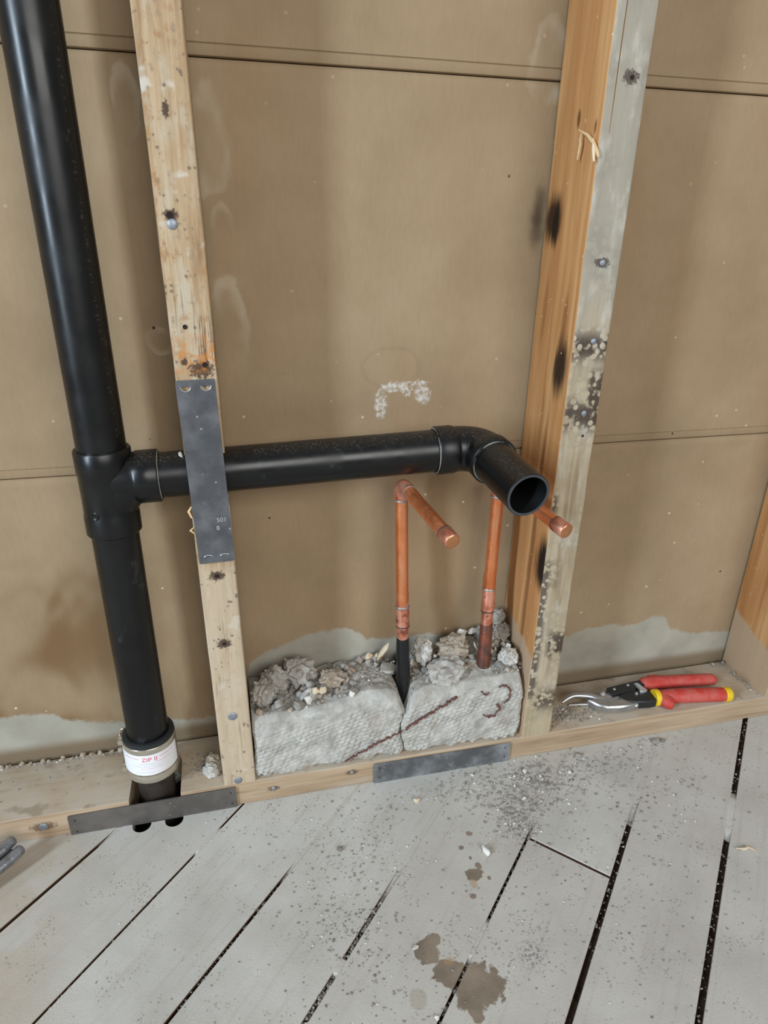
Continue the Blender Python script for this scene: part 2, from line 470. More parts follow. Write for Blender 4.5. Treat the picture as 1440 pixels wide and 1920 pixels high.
MAT = dict(
    paper=mat_paper(), stud_left=mat_stud_left(), plate=mat_plate(), plank=mat_plank(), stud_grey=mat_stud_grey(),
    orange=mat_stud_orange('orange_stud_wood', [
        ((.4045, .078, .697), (1, .024, .030), 0.95, lin(40, 22, 14)), ((.4045, .070, .690), (1, .010, .026), 0.95, lin(24, 14, 12)),
        ((.4045, .022, .545), (1, .018, .040), 0.97, lin(30, 20, 15)), ((.4045, .003, .305), (1, .024, .042), 0.99, lin(16, 12, 11)),
        ((.4045, .025, .59), (1, .006, .04), 0.5, lin(96, 56, 28)),
        ((.4045, .0454, .790), (1, .004, .010), 0.85, lin(90, 48, 22)), ((.4045, .010, .779), (1, .003, .008), 0.8, lin(110, 58, 26)),
        ((.4045, .036, .30), (1, .006, .26), 0.55, lin(92, 50, 24)), ((.4045, .075, .60), (1, .006, .05), 0.3, lin(110, 60, 26)),
        ((.4045, .05, .47), (1, .006, .05), 0.3, lin(110, 62, 30))], foot=(0.17, .25)),
    orange2=mat_stud_orange('brown_stud_wood', [((.8047, .05, .35), (1, .01, .2), 0.4, lin(120, 64, 30))], foot=(0.102, .35)),
    backing=mat_plain('dark_backing', lin(40, 32, 26), 0.9, var=0.3),
    abs=mat_abs(), copper=mat_copper(), copper_pink=mat_copper_pink(),
    copper_bright=mat_plain('bright_copper_end', lin(240, 170, 122), 0.3, 1.0, var=0.3, vs_=120),
    solder=mat_plain('solder', lin(176, 172, 166), 0.45, 0.8, var=0.5, vs_=200),
    flux=mat_plain('dark_joint_line', lin(70, 56, 48), 0.6, 0.3),
    tar=mat_plain('black_pipe_coating', lin(20, 22, 23), 0.28, spec=0.5, var=0.4, vs_=90, bump=0.4),
    corroded=mat_plain('corroded_copper', lin(92, 68, 60), 0.42, 0.55, var=0.8, vs_=70, c2=lin(150, 84, 62), bump=0.3),
    glue=mat_plain('dried_pipe_glue', lin(150, 152, 142), 0.3, var=1.0, vs_=45, c2=lin(12, 14, 14)),
    steel=mat_steel('dark_steel_plate', lin(84, 86, 90), lin(112, 114, 118)),
    steel_light=mat_steel('grey_steel_plate', lin(98, 100, 102), lin(162, 166, 170), 0.4, 22),
    steel_dull=mat_steel('dull_steel_plate', lin(96, 92, 88), lin(122, 117, 112), 0.5, 18),
    bright=mat_plain('bright_steel_edge', lin(206, 208, 212), 0.35, 0.7, var=0.2),
    galv=mat_plain('galvanised_nail', lin(150, 156, 164), 0.5, 0.6, var=0.5, vs_=300),
    iron=mat_plain('old_iron_pipe', lin(64, 57, 52), 0.55, 0.3, var=0.7, vs_=50, c2=lin(30, 26, 24), bump=0.3),
    rubber=mat_plain('black_rubber', lin(30, 34, 36), 0.55, var=0.4, vs_=60),
    stainless=mat_plain('stainless_band', lin(206, 198, 182), 0.24, 0.8, var=0.3, vs_=20),
    sticker=mat_plain('white_sticker', lin(232, 232, 236), 0.5, var=0.05),
    redink=mat_plain('red_ink', lin(214, 92, 112), 0.6), pinkink=mat_plain('pale_pink_ink', lin(226, 190, 200), 0.6), greyink=mat_plain('pale_grey_ink', lin(202, 200, 206), 0.6),
    faintink=mat_plain('faint_grey_print', lin(38, 40, 40), 0.5),
    mortar=mat_mortar(), mortar_brown=mat_mortar('brown_mortar', (140, 128, 112), (176, 166, 150), 0.7), mortar_white=mat_mortar('pale_mortar', (166, 164, 156), (204, 202, 196), 0.1),
    mortar_clump=mat_mortar('grey_mortar_clump', (142, 138, 131), (180, 177, 170), 0.15),
    rubble=mat_rubble(),
    cream=mat_plain('cream_plaster', lin(222, 206, 178), 0.8, var=0.35, vs_=140, c2=lin(198, 168, 132)),
    white=mat_plain('white_plaster', lin(226, 224, 216), 0.75, var=0.3, vs_=140, c2=lin(190, 184, 172)),
    rust=mat_plain('rusty_wire', lin(112, 66, 58), 0.8, var=0.7, vs_=300, c2=lin(66, 36, 32)),
    splinter=mat_plain('fresh_wood_splinter', lin(216, 184, 138), 0.7, var=0.4, vs_=200),
    grit=mat_plain('grey_grit', lin(158, 154, 146), 0.95, spec=0.1, var=0.5, vs_=90), grit_dark=mat_plain('dark_grit', lin(136, 129, 120), 0.95, spec=0.1, var=0.4, vs_=90),
    grit_white=mat_plain('white_grit', lin(216, 212, 204), 0.9, spec=0.1, var=0.2, vs_=90), dust=mat_mortar('gap_dust', (146, 141, 132), (180, 176, 167), 0.2),
    red=mat_plain('dusty_red_grip', lin(188, 56, 48), 0.6, var=0.75, vs_=60, c2=lin(188, 104, 94)), yellow=mat_plain('yellow_plastic', lin(232, 196, 34), 0.5, var=0.2),
    black=mat_plain('black_tool_steel', lin(44, 45, 46), 0.45, 0.3, var=0.4, vs_=60), chrome=mat_plain('silver_blade_steel', lin(196, 198, 200), 0.3, 0.9, var=0.4, vs_=40, c2=lin(130, 132, 134)),
    grey_tool=mat_plain('worn_grey_metal', lin(150, 151, 155), 0.35, 0.6, var=0.6, vs_=80, c2=lin(70, 70, 72), bump=0.4),
    hole=mat_plain('dark_hole', lin(30, 18, 12), 0.9), dirt=mat_plain('packed_brown_dirt', lin(74, 60, 48), 0.95, spec=0.1, var=0.8, vs_=120, c2=lin(40, 30, 24)), plank_edge=mat_plain('bare_plank_edge', lin(98, 76, 56), 0.9, spec=0.1, var=0.6, vs_=60), soil=mat_plain('dark_soil', lin(40, 34, 28), 0.95),
)

# ------------------------------------------------------------------ helpers: geometry
def link(o, parent=None):
    C.objects.link(o)
    if parent is not None:
        o.parent = parent
        o.matrix_parent_inverse = parent.matrix_world.inverted()
    return o

def tag(o, label=None, cat=None, group=None, kind=None):
    if label: o['label'] = label
    if cat: o['category'] = cat
    if group: o['group'] = group
    if kind: o['kind'] = kind
    return o

def empty(name, loc, label, cat, group=None):
    o = bpy.data.objects.new(name, None)
    o.empty_display_size = 0.02
    o.location = loc
    C.objects.link(o)
    o.matrix_world = Matrix.Translation(loc)
    return tag(o, label, cat, group)

def mesh(name, v, f, mats, parent=None, smooth=None, mi=None):
    me = bpy.data.meshes.new(name)
    me.from_pydata([tuple(q) for q in v], [], f)
    for m in (mats if isinstance(mats, (list, tuple)) else [mats]):
        me.materials.append(MAT[m] if isinstance(m, str) else m)
    if mi is not None:
        me.polygons.foreach_set('material_index', mi)
    finish(me, smooth)
    o = bpy.data.objects.new(name, me)
    return link(o, parent)

def finish(me, smooth=None):
    bm = bmesh.new(); bm.from_mesh(me)
    bmesh.ops.recalc_face_normals(bm, faces=bm.faces)
    bm.to_mesh(me); bm.free()
    if smooth is not None:
        me.polygons.foreach_set('use_smooth', [True] * len(me.polygons))
        me.set_sharp_from_angle(angle=math.radians(smooth))
    me.update()

class G:
    """geometry accumulator"""
    def __init__(s): s.v = []; s.f = []; s.mi = []
    def add(s, v, f, mi=0):
        n = len(s.v)
        s.v += [tuple(q) for q in v]
        s.f += [tuple(i + n for i in q) for q in f]
        s.mi += [mi] * len(f)
        return s
    def build(s, name, mats, parent=None, smooth=None):
        return mesh(name, s.v, s.f, mats, parent, smooth, s.mi)

def frame(d):
    d = Vector(d).normalized()
    a = Vector((0, 0, 1)) if abs(d.z) < 0.9 else Vector((1, 0, 0))
    u = d.cross(a).normalized()
    w = d.cross(u).normalized()
    return d, u, w

def lathe(p0, d, prof, n=40, closed=False):
    """revolve (t, r) pairs about the axis; the ends are capped unless closed (a ring profile)"""
    p0 = Vector(p0); d, u, w = frame(d)
    v, f = [], []
    for t, r in prof:
        for k in range(n):
            a = 2 * math.pi * k / n
            v.append(p0 + d * t + (u * math.cos(a) + w * math.sin(a)) * r)
    m = len(prof)
    for i in range(m if closed else m - 1):
        j = (i + 1) % m
        for k in range(n):
            k2 = (k + 1) % n
            f.append((i * n + k, i * n + k2, j * n + k2, j * n + k))
    if not closed:
        f.append(tuple(range(n)))
        f.append(tuple((m - 1) * n + k for k in range(n)))
    return v, f

def sweep(pts, rad, n=24, flat=1.0, up=None):
    """tube through points with radius per point; flat scales the second axis"""
    pts = [Vector(p) for p in pts]
    if not isinstance(rad, (list, tuple)): rad = [rad] * len(pts)
    v, f = [], []
    prev = None
    for i, p in enumerate(pts):
        d = (pts[min(i + 1, len(pts) - 1)] - pts[max(i - 1, 0)]).normalized()
        if prev is None:
            if up is not None:
                w = Vector(up); u = w.cross(d).normalized(); w = d.cross(u).normalized()
            else:
                _, u, w = frame(d)
        else:
            u = (prev - d * prev.dot(d)).normalized(); w = d.cross(u).normalized()
        prev = u
        for k in range(n):
            a = 2 * math.pi * k / n
            v.append(p + (u * math.cos(a) + w * math.sin(a) * flat) * rad[i])
    m = len(pts)
    for i in range(m - 1):
        for k in range(n):
            k2 = (k + 1) % n
            f.append((i * n + k, i * n + k2, (i + 1) * n + k2, (i + 1) * n + k))
    f.append(tuple(range(n))); f.append(tuple((m - 1) * n + k for k in range(n)))
    return v, f

def box(x0, x1, y0, y1, z0, z1):
    v = [(x, y, z) for x in (x0, x1) for y in (y0, y1) for z in (z0, z1)]
    f = [(0, 1, 3, 2), (4, 6, 7, 5), (0, 4, 5, 1), (2, 3, 7, 6), (0, 2, 6, 4), (1, 5, 7, 3)]
    return v, f

def prism(pts, z0, z1, bev=0.0):
    n = len(pts)
    cx = sum(p[0] for p in pts) / n; cy = sum(p[1] for p in pts) / n
    def ins(p, k):
        dx, dy = p[0] - cx, p[1] - cy; l = math.hypot(dx, dy) or 1
        return (p[0] - dx / l * k, p[1] - dy / l * k)
    rings = [(z0, 0.0), (z1 - bev, 0.0), (z1, bev)] if bev else [(z0, 0.0), (z1, 0.0)]
    v = []
    for z, k in rings: v += [(*ins(p, k), z) for p in pts]
    f = []
    for r in range(len(rings) - 1):
        for i in range(n):
            j = (i + 1) % n
            f.append((r * n + i, r * n + j, (r + 1) * n + j, (r + 1) * n + i))
    f.append(tuple(range(n))); f.append(tuple((len(rings) - 1) * n + i for i in range(n)))
    return v, f

def cut(o, cutters):
    """subtract closed shapes [(v, f), ...] from a mesh object, for good"""
    tmp = []
    for v, f in cutters:
        me = bpy.data.meshes.new('cutter'); me.from_pydata([tuple(q) for q in v], [], f)
        finish(me)
        t = bpy.data.objects.new('cutter', me); C.objects.link(t); tmp.append(t)
        md = o.modifiers.new('cut', 'BOOLEAN'); md.operation = 'DIFFERENCE'; md.object = t; md.solver = 'EXACT'
    bpy.context.view_layer.update()
    dg = bpy.context.evaluated_depsgraph_get()
    new = bpy.data.meshes.new_from_object(o.evaluated_get(dg))
    o.modifiers.clear()
    old = o.data; o.data = new; bpy.data.meshes.remove(old)
    for t in tmp:
        me = t.data; bpy.data.objects.remove(t); bpy.data.meshes.remove(me)

def loft(secs, closed=True):
    n = len(secs[0]); v = [q for s in secs for q in s]; f = []
    for i in range(len(secs) - 1):
        for k in range(n if closed else n - 1):
            k2 = (k + 1) % n
            f.append((i * n + k, i * n + k2, (i + 1) * n + k2, (i + 1) * n + k))
    f.append(tuple(range(n))); f.append(tuple((len(secs) - 1) * n + k for k in range(n)))
    return v, f

def vn(x, y, seed=0):
    """smooth value noise on numpy arrays, about -1..1"""
    x = np.asarray(x, float); y = np.asarray(y, float)
    xi = np.floor(x).astype(int); yi = np.floor(y).astype(int)
    fx = x - xi; fy = y - yi
    fx = fx * fx * (3 - 2 * fx); fy = fy * fy * (3 - 2 * fy)
    def h(a, c):
        q = (a * 374761393 + c * 668265263 + seed * 1442695041) & 0x7fffffff
        q = ((q ^ (q >> 13)) * 1274126177) & 0x7fffffff
        return (q & 0xffff) / 32767.5 - 1
    return (h(xi, yi) * (1 - fx) + h(xi + 1, yi) * fx) * (1 - fy) + (h(xi, yi + 1) * (1 - fx) + h(xi + 1, yi + 1) * fx) * fy

# ------------------------------------------------------------------ setting: back wall of gypsum boards
H = 0.0357          # plate thickness
D = 0.099           # face of the boards
XL, XR = -1.7, 2.4
wall = mesh('wall_back', *box(XL, XR, D + .0105, D + .03, -.3, 2.2), 'backing')
tag(wall, kind='structure')
def board(x0, x1, z0, z1):
    """board with a rounded tongue top edge and a grooved bottom edge"""
    prof = [(D + .010, z0), (D + .003, z0), (D + .0012, z0 + .0008), (D + .0004, z0 + .0025), (D + .0002, z0 + .0095), (D + .0012, z0 + .0103),
            (D, z0 + .0112), (D, z1 - .020), (D + .0005, z1 - .0120), (D + .0004, z1 - .0105), (D + .0008, z1 - .006), (D + .0018, z1 - .003), (D + .0036, z1 - .0012), (D + .010, z1 - .0008)]
    secs = [[(x, y, z) for y, z in prof] for x in np.linspace(x0, x1, 3)]
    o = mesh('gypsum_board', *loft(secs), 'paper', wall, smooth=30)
    return o
Z1, Z2 = .4253, .8317
rows = [(.0285, Z1, (XL, -.39, .825, XR)), (Z1, Z2, (XL, -.80, .424, XR)), (Z2, Z2 + .406, (XL, -.39, .825, XR)), (Z2 + .406, Z2 + .812, (XL, -.80, .424, XR)), (Z2 + .812, 2.2, (XL, -.39, .825, XR))]
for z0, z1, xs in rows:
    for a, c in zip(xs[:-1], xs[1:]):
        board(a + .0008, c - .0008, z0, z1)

# ------------------------------------------------------------------ setting: diagonal plank floor
floor = mesh('floor', *box(XL, XR, -2.0, D + .03, -.33, -.30), 'soil')
tag(floor, kind='structure')
ANG = 46.2
seam = [((-.2349, -.114), (-.145, -.0187), .0042), ((-.1785, -.2185), (.0101, -.0082), .0026), ((-.0604, -.2455), (.0813, -.0961), .0038),
        ((.0656, -.2743), (.1945, -.1361), .0050), ((.1874, -.3022), (.3592, -.1277), .0032), ((.3074, -.3296), (.5031, -.1268), .0062), ((.4256, -.3566), (.7784, -.003), .0066)]
lines = []      # (point, direction, gap)
for a, c, g in seam:
    a = Vector(a); c = Vector(c)
    ang = math.degrees(math.atan2(c.y - a.y, c.x - a.x))
    ang = ANG + (ang - ANG) * 0.6
    lines.append(((a + c) / 2, Vector((math.cos(math.radians(ang)), math.sin(math.radians(ang)))), g))
dv = Vector((math.cos(math.radians(ANG)), math.sin(math.radians(ANG)))); nv = Vector((dv.y, -dv.x))
NL = 16
for k in range(1, NL + 1): lines.insert(0, (lines[0][0] - nv * .107, dv, .003 + .002 * ((k * 7) % 3) / 2))
for k in range(1, 22): lines.append((lines[-1][0] + nv * .107, dv, .003 + .002 * ((k * 5) % 3) / 2))
def clip(poly, inside, inter):
    out = []
    for i in range(len(poly)):
        a, c = poly[i - 1], poly[i]
        if inside(c):
            if not inside(a): out.append(inter(a, c))
            out.append(c)
        elif inside(a): out.append(inter(a, c))
    return out
def clip_half(poly, p, n):
    s = lambda q: (q - p).dot(n)
    return clip(poly, lambda q: s(q) >= 0, lambda a, c: a + (c - a) * (s(a) / (s(a) - s(c))))
def plank(poly):
    if len(poly) < 3: return None
    pts = [(q.x, q.y) for q in poly]
    n = len(pts)
    v = [(x, y, -.019) for x, y in pts] + [(x, y, -.0009) for x, y in pts]
    c = Vector((sum(p[0] for p in pts) / n, sum(p[1] for p in pts) / n))
    # top edge eased slightly, towards the inside of each edge pair
    top = []
    for i in range(n):
        a, q, e = Vector(pts[i - 1]), Vector(pts[i]), Vector(pts[(i + 1) % n])
        d1 = (q - a).normalized(); d2 = (e - q).normalized()
        n1 = Vector((-d1.y, d1.x)); n2 = Vector((-d2.y, d2.x))
        m = (n1 + n2); k = m.length_squared
        m = m * (2 / k) if k > .3 else n1
        s = 1 if (c - q).dot(m) > 0 else -1
        top.append(q + m * s * .0006)
    v += [(q.x, q.y, 0.0) for q in top]
    f = []
    for r in (0, 1):
        for i in range(n):
            j = (i + 1) % n
            f.append((r * n + i, r * n + j, (r + 1) * n + j, (r + 1) * n + i))
    f.append(tuple(range(n))); f.append(tuple(2 * n + i for i in range(n)))
    return mesh('plank', v, f, ['plank', 'plank_edge'], floor, None, [1] * n + [0] * n + [1, 0])   # bare brown wood on the sawn edges
rect = [Vector(q) for q in ((XL, -2.0), (XR, -2.0), (XR, D + .03), (XL, D + .03))]
planks = []
J0, J1 = Vector((.3592, -.1277)), Vector((.4336, -.204))
for (p0, d0, g0), (p1, d1, g1) in zip(lines[:-1], lines[1:]):
    n0 = Vector((d0.y, -d0.x)); n1 = Vector((d1.y, -d1.x))
    poly = clip_half(rect, p0 + n0 * g0 / 2, n0)
    if poly: poly = clip_half(poly, p1 - n1 * g1 / 2, -n1)
    if not poly or len(poly) < 3: continue
    mid = (p0 + p1) / 2
    joints = []
    if (p0 - lines[NL + 4][0]).length < 1e-6:
        joints = [((J0 + J1) / 2, (J1 - J0).normalized())]
    else:
        # a butt joint somewhere out of view
        joints = [(mid + d0 * (-.75 - .23 * (len(planks) % 3)), Vector((d0.y, -d0.x)))]
    segs = [poly]
    for jp, jd in joints:
        jn = Vector((-jd.y, jd.x))
        segs = [s for q in segs for s in (clip_half(q, jp + jn * .0018, jn), clip_half(q, jp - jn * .0018, -jn)) if len(s) > 2]
    for s in segs:
        o = plank(s)
        if o: planks.append(o)
# drilled opening for the drain, through the planks
HX0, HX1 = -.114, -.053
def cyl_z(x, y, r, z0, z1, n=28): return lathe((x, y, z0), (0, 0, 1), [(0, r), (z1 - z0, r)], n)
hole_cut = [box(HX0, HX1, -.004, .055, -.2, .2), cyl_z(-.0835, .055, .0305, -.21, .21), cyl_z(-.1025, -.0055, .0112, -.205, .205), cyl_z(-.064, -.0055, .0112, -.206, .206)]
for o in planks:
    xs = [v.co for v in o.data.vertices]
    bb = [min(c.x - c.y for c in xs), max(c.x - c.y for c in xs)]
    if bb[0] < -.053 + .014 + .03 and bb[1] > -.114 - .06 and max(c.x for c in xs) > -.114 and min(c.y for c in xs) < .08:
        cut(o, hole_cut)
# dust packed flush into stretches of the seams
def dust_strip(li, t0, t1, name='gap_dust', z=-.0005, n=26):
    p, d, g = lines[NL + li]
    nn = Vector((d.y, -d.x)); v, f = [], []
    for i in range(n + 1):
        t = t0 + (t1 - t0) * i / n
        e = min(1, 6 * min(i, n - i) / n + .05)
        for s in (-1, 1):
            q = p + d * t + nn * (s * g / 2 * (1.05 + .25 * random.random()))
            v.append((q.x, q.y, z - .004 * (1 - e) + .0006 * random.random()))
            v.append((q.x, q.y, z - .012))
    for i in range(n):
        a, c = i * 4, i * 4 + 4
        f += [(a, a + 2, c + 2, c), (a + 1, c + 1, c + 3, a + 3), (a, c, c + 1, a + 1), (a + 2, a + 3, c + 3, c + 2)]
    f += [(0, 1, 3, 2), (4 * n, 4 * n + 2, 4 * n + 3, 4 * n + 1)]
    o = mesh(name, v, f, 'plank', floor, smooth=60); tag(o, kind='stuff')
for p_, d_, g_ in lines:
    nn_ = Vector((d_.y, -d_.x)) * (g_ / 2 + .0004); a_ = p_ - d_ * .9; c_ = p_ + d_ * .9
    v_ = [(q.x, q.y, z) for z in (-.0065, -.015) for q in (a_ - nn_, a_ + nn_, c_ + nn_, c_ - nn_)]
    cl = [q for q in v_ if XL < q[0] < XR]
    mesh('seam_dirt', v_, [(0, 1, 2, 3), (4, 7, 6, 5), (0, 4, 5, 1), (1, 5, 6, 2), (2, 6, 7, 3), (3, 7, 4, 0)], 'dirt', floor)['kind'] = 'stuff'
def tpar(li, x):
    p, d, g = lines[NL + li]; return (x - p.x) / d.x
for li, x0, x1 in [(1, -.04, -.005), (2, .06, .20), (3, .165, .40), (4, .235, .275), (4, .362, .5), (5, .495, .70), (6, .60, .66), (0, -.15, .0), (3, .10, .115)]:
    dust_strip(li, tpar(li, x0), tpar(li, x1))

# ------------------------------------------------------------------ framing lumber
def board_section(w, d, r=.0018, extra=()):
    """rounded rectangle (x from 0 to w, y from 0 to d), front edge at y = 0"""
    out = []
    for cx, cy, a0 in ((w - r, r, -90), (w - r, d - r, 0), (r, d - r, 90), (r, r, 180)):
        for k in range(4):
            a = math.radians(a0 + 30 * k); out.append((cx + r * math.cos(a), cy + r * math.sin(a)))
    return out
def lumber_z(name, x, w, z0, z1, lean, mats, label, n=70, wob=.0004, side_mat=None, groove=None):
    secs = []
    base = board_section(w, D - .002)
    # subdivide the front edge for wobble and the split
    fr = [(w * q, 0.0) for q in (.12, .2, .24, .28, .5, .75)]
    base = [base[-1]] + fr + base[:-1]
    for i in range(n + 1):
        z = z0 + (z1 - z0) * i / n
        s = []
        for k, (px, py) in enumerate(base):
            wx = wob * mnoise.noise(Vector((px * 90, py * 40, z * 22))); wy = wob * mnoise.noise(Vector((px * 90 + 9, py * 40, z * 30)))
            if groove and k in (2, 3, 4):
                g = groove(z)
                px = px + .006 * (z - .8)
                wy += g * (1.0 if k == 3 else 0.0)
                if k in (2, 4): px += (-.0012 if k == 4 else .0012)
            s.append((x + lean * (z - H) + px + wx, py + wy, z))
        secs.append(s)
    v, f = loft(secs)
    o = mesh(name, v, f, mats, None, smooth=50)
    if side_mat is not None:
        for p in o.data.polygons:
            if p.normal.x < -.6: p.material_index = side_mat
    return tag(o, label, 'stud')

stud_l = lumber_z('wall_stud', 0.0, .0393, H, 2.1, -.0109, ['stud_left'], 'pale weathered wooden stud between the black drain stack and the copper pipes', wob=.0005)
stud_r = lumber_z('wall_stud', .4045, .0427, H, 2.1, .0056, ['stud_grey', 'orange'], 'wooden stud right of the copper pipes, orange side face and grey plaster-coated front', side_mat=1,
                  groove=lambda z: max(0, min(1, (z - .775) / .05)) * .009, wob=.0007)
stud_f = lumber_z('wall_stud', .8047, .040, H, 2.1, 0.0, ['stud_grey', 'orange2'], 'brown wooden stud at the right edge of the picture beside the red-handled snips', side_mat=1)
# notch in the left stud for the drain arm
cut(stud_l, [lathe((-.05, .041, .4447), (1, 0.0, .028), [(0, .0285), (.12, .0285)], 32), box(-.05, .07, -.02, .041, .4447 - .0285, .4447 + .0292)])

def lumber_x(name, x0, x1, mats, label):
    base = board_section(H, .095, .0016)         # (z, y)
    secs = []
    for i in range(121):
        x = x0 + (x1 - x0) * i / 120
        secs.append([(x, py + .0005 * mnoise.noise(Vector((x * 20, py * 60, pz * 60))), pz + (.0005 * mnoise.noise(Vector((x * 25, py * 50, 5))) if pz > .01 else 0)) for pz, py in base])
    v, f = loft(secs)
    o = mesh(name, v, f, mats, None, smooth=50)
    return tag(o, label, 'wall plate')
plate = lumber_x('bottom_plate', XL, XR, ['plate'], 'dusty pale wooden bottom plate lying on the plank floor under the studs')
cut(plate, [box(HX0, HX1, -.03, .052, -.2, .2), cyl_z(-.0835, .052, .0305, -.21, .21)])

# nails and holes
def nail(parent, x, z, y=0.0, r=.0036, dom=.0012, mat='galv'):
    v, f = lathe((x, y + .004, z), (0, -1, 0), [(0, r * .35), (.0038, r * .35), (.0038, r * .96), (.0046, r), (.0046 + dom * .6, r * .82), (.0046 + dom, r * .35)], 16)
    return mesh('nail', v, f, mat, parent, smooth=40)
for x, z, r in [(.0062, .6862, .0046), (.0181, .1426, .0056), (.0177, .0415, .0052)]: nail(stud_l, x, z, r=r)
for x, z, r in [(.4304, .6558, .0035), (.4325, .4964, .0034), (.4322, .5762, .0034)]: nail(stud_r, x, z, r=r)
for x, z, r in [(-.213, .0185, .0052), (.0608, .0183, .0030), (.1638, .0234, .0026)]: nail(plate, x, z, r=r)
def hole(parent, x, z, r):
    v, f = lathe((x, -.0004, z), (0, -1, 0), [(0, r), (.00035, r), (.00035, r * .8), (.0001, r * .55)], 12)
    return mesh('nail_hole', v, f, 'hole', parent)
for x, z, r in [(.0048, .6935, .0030), (.0082, .5985, .0022), (.0156, .3345, .0026), (.0165, .2467, .0022), (.0230, .5630, .0026)]: hole(stud_l, x, z, r)
for x, z, r in [(.4348, .8194, .0020), (.4345, .4700, .0014), (.4275, .1892, .0014)]: hole(stud_r, x, z, r)

# splinters torn from the lumber
def splinter(parent, pts, r, mat='splinter'):
    n = len(pts)
    rad = [r * (0.25 + 0.75 * math.sin(math.pi * (i + .3) / (n - .4 + .3))) for i in range(n)]
    return mesh('splinter', *sweep(pts, rad, 6), mat, parent, smooth=60)
splinter(stud_r, [(.402, .030, .778), (.4035, .014, .772), (.4045, .002, .764), (.406, -.003, .757), (.4085, -.003, .752)], .0022)
splinter(stud_r, [(.404, .028, .775), (.4035, .026, .765), (.4038, .029, .752)], .0016)
splinter(stud_r, [(.4045, .004, .768), (.403, -.002, .758), (.4045, -.003, .748)], .0015, 'cream')
splinter(stud_l, [(-.0035, .001, .4175), (-.0065, -.001, .413), (-.004, -.0015, .406)], .0016)
splinter(stud_l, [(-.003, .001, .394), (-.0068, -.001, .3915), (-.003, -.0012, .388)], .0014)

# ------------------------------------------------------------------ nail plates
def text_mesh(name, txt, size, mat, parent, place, ext=.00015):
    cu = bpy.data.curves.new(name, 'FONT'); cu.body = txt; cu.size = size; cu.extrude = ext; cu.align_x = 'CENTER'; cu.align_y = 'CENTER'
    t = bpy.data.objects.new(name, cu); C.objects.link(t)
    bpy.context.view_layer.update()
    me = bpy.data.meshes.new_from_object(t.evaluated_get(bpy.context.evaluated_depsgraph_get()))
    bpy.data.objects.remove(t); bpy.data.curves.remove(cu)
    for v in me.vertices: v.co = place(v.co)
    me.materials.clear(); me.materials.append(MAT[mat]); me.name = name
    return link(bpy.data.objects.new(name, me), parent)

def half_moon(cx, cz, w, h, y0, y1, flip=1):
    pts = [(cx - w / 2, cz)] + [(cx - w / 2 * math.cos(math.pi * k / 8), cz - flip * h * math.sin(math.pi * k / 8)) for k in range(1, 8)] + [(cx + w / 2, cz)]
    n = len(pts)
    v = [(x, y0, z) for x, z in pts] + [(x, y1, z) for x, z in pts]
    f = [(i, (i + 1) % n, n + (i + 1) % n, n + i) for i in range(n)] + [tuple(range(n)), tuple(range(n, 2 * n))]
    return v, f
def nail_plate(name, cx, cz, L, W, rot, y, mat, label, slots, text=None, rims=True):
    """steel strip with punched prong slots; built flat then turned by rot about Y; y is the face it sits on"""
    e = empty(name, (cx, y, cz), label, 'nail plate')
    M_ = Matrix.Translation((cx, y - .0003, cz)) @ Matrix.Rotation(rot, 4, 'Y')
    nz, nx = 20, 6
    v, f = [], []
    r = .002
    out = []
    for sx, sz, a0 in ((1, 1, 0), (-1, 1, 90), (-1, -1, 180), (1, -1, 270)):
        for k in range(4):
            a = math.radians(a0 + 30 * k); out.append((sx * (W / 2 - r) + r * math.cos(a), sz * (L / 2 - r) + r * math.sin(a)))
    n = len(out)
    v = [(x, -.0016, z) for x, z in out] + [(x, 0, z) for x, z in out]
    f = [(i, (i + 1) % n, n + (i + 1) % n, n + i) for i in range(n)] + [tuple(range(n)), tuple(range(n, 2 * n))]
    o = mesh('steel_strip', v, f, mat, e)
    cut(o, [half_moon(sx, sz, sw, sh, -.01, .01, fl) for sx, sz, sw, sh, fl in slots])
    o.data.transform(M_)
    if rims:
        for sx, sz, sw, sh, fl in slots:
            arc = [M_ @ Vector((sx - sw / 2 * math.cos(math.pi * k / 8), -.0018, sz - fl * sh * math.sin(math.pi * k / 8))) for k in range(9)]
            mesh('prong_rim', *sweep(arc, .0006, 6), 'bright', e, smooth=60)
    if text:
        for txt, tx, tz, size in text:
            text_mesh('stamped_mark', txt, size, 'bright', e, lambda c, tx=tx, tz=tz: M_ @ Vector((tx + c.x, -.00162 - c.z, tz + c.y)))
    return e
nail_plate('nail_plate', .0150, .4508, .197, .0372, math.radians(-1.45), -.0008, 'steel', 'dark steel nail plate upright on the pale stud, in front of the black drain arm',
           [(-.0095, .0925, .0095, .0048, 1), (.0095, .0925, .0100, .0048, 1), (-.0085, -.0905, .0085, .0016, -1), (.0085, -.0905, .0090, .0014, -1)],
           text=[('501', .0095, -.0495, .0070), ('8', .0050, -.0585, .0070)])
# L runs along local Z, so turn by 90 degrees for the strips on the bottom plate
nail_plate('nail_plate', -.0852, .0150, .1985, .0325, math.radians(90 - .9), -.0008, 'steel_dull', 'dull grey steel nail plate bridging the notch in the bottom plate below the drain stack',
           [(-.009, .0935, .004, .0018, 1), (.009, .0935, .004, .0018, 1), (-.009, -.0925, .004, .0018, -1), (.009, -.0925, .004, .0018, -1)], rims=False)
nail_plate('nail_plate', .2900, .0158, .1945, .0325, math.radians(90 + .3), -.0008, 'steel_light', 'shiny grey steel nail plate on the bottom plate below the mortar block',
           [(-.009, .0905, .0045, .0018, 1), (.007, .0905, .0045, .0018, 1), (-.009, -.0900, .0045, .0018, -1), (.007, -.0900, .0045, .0018, -1)], rims=False)

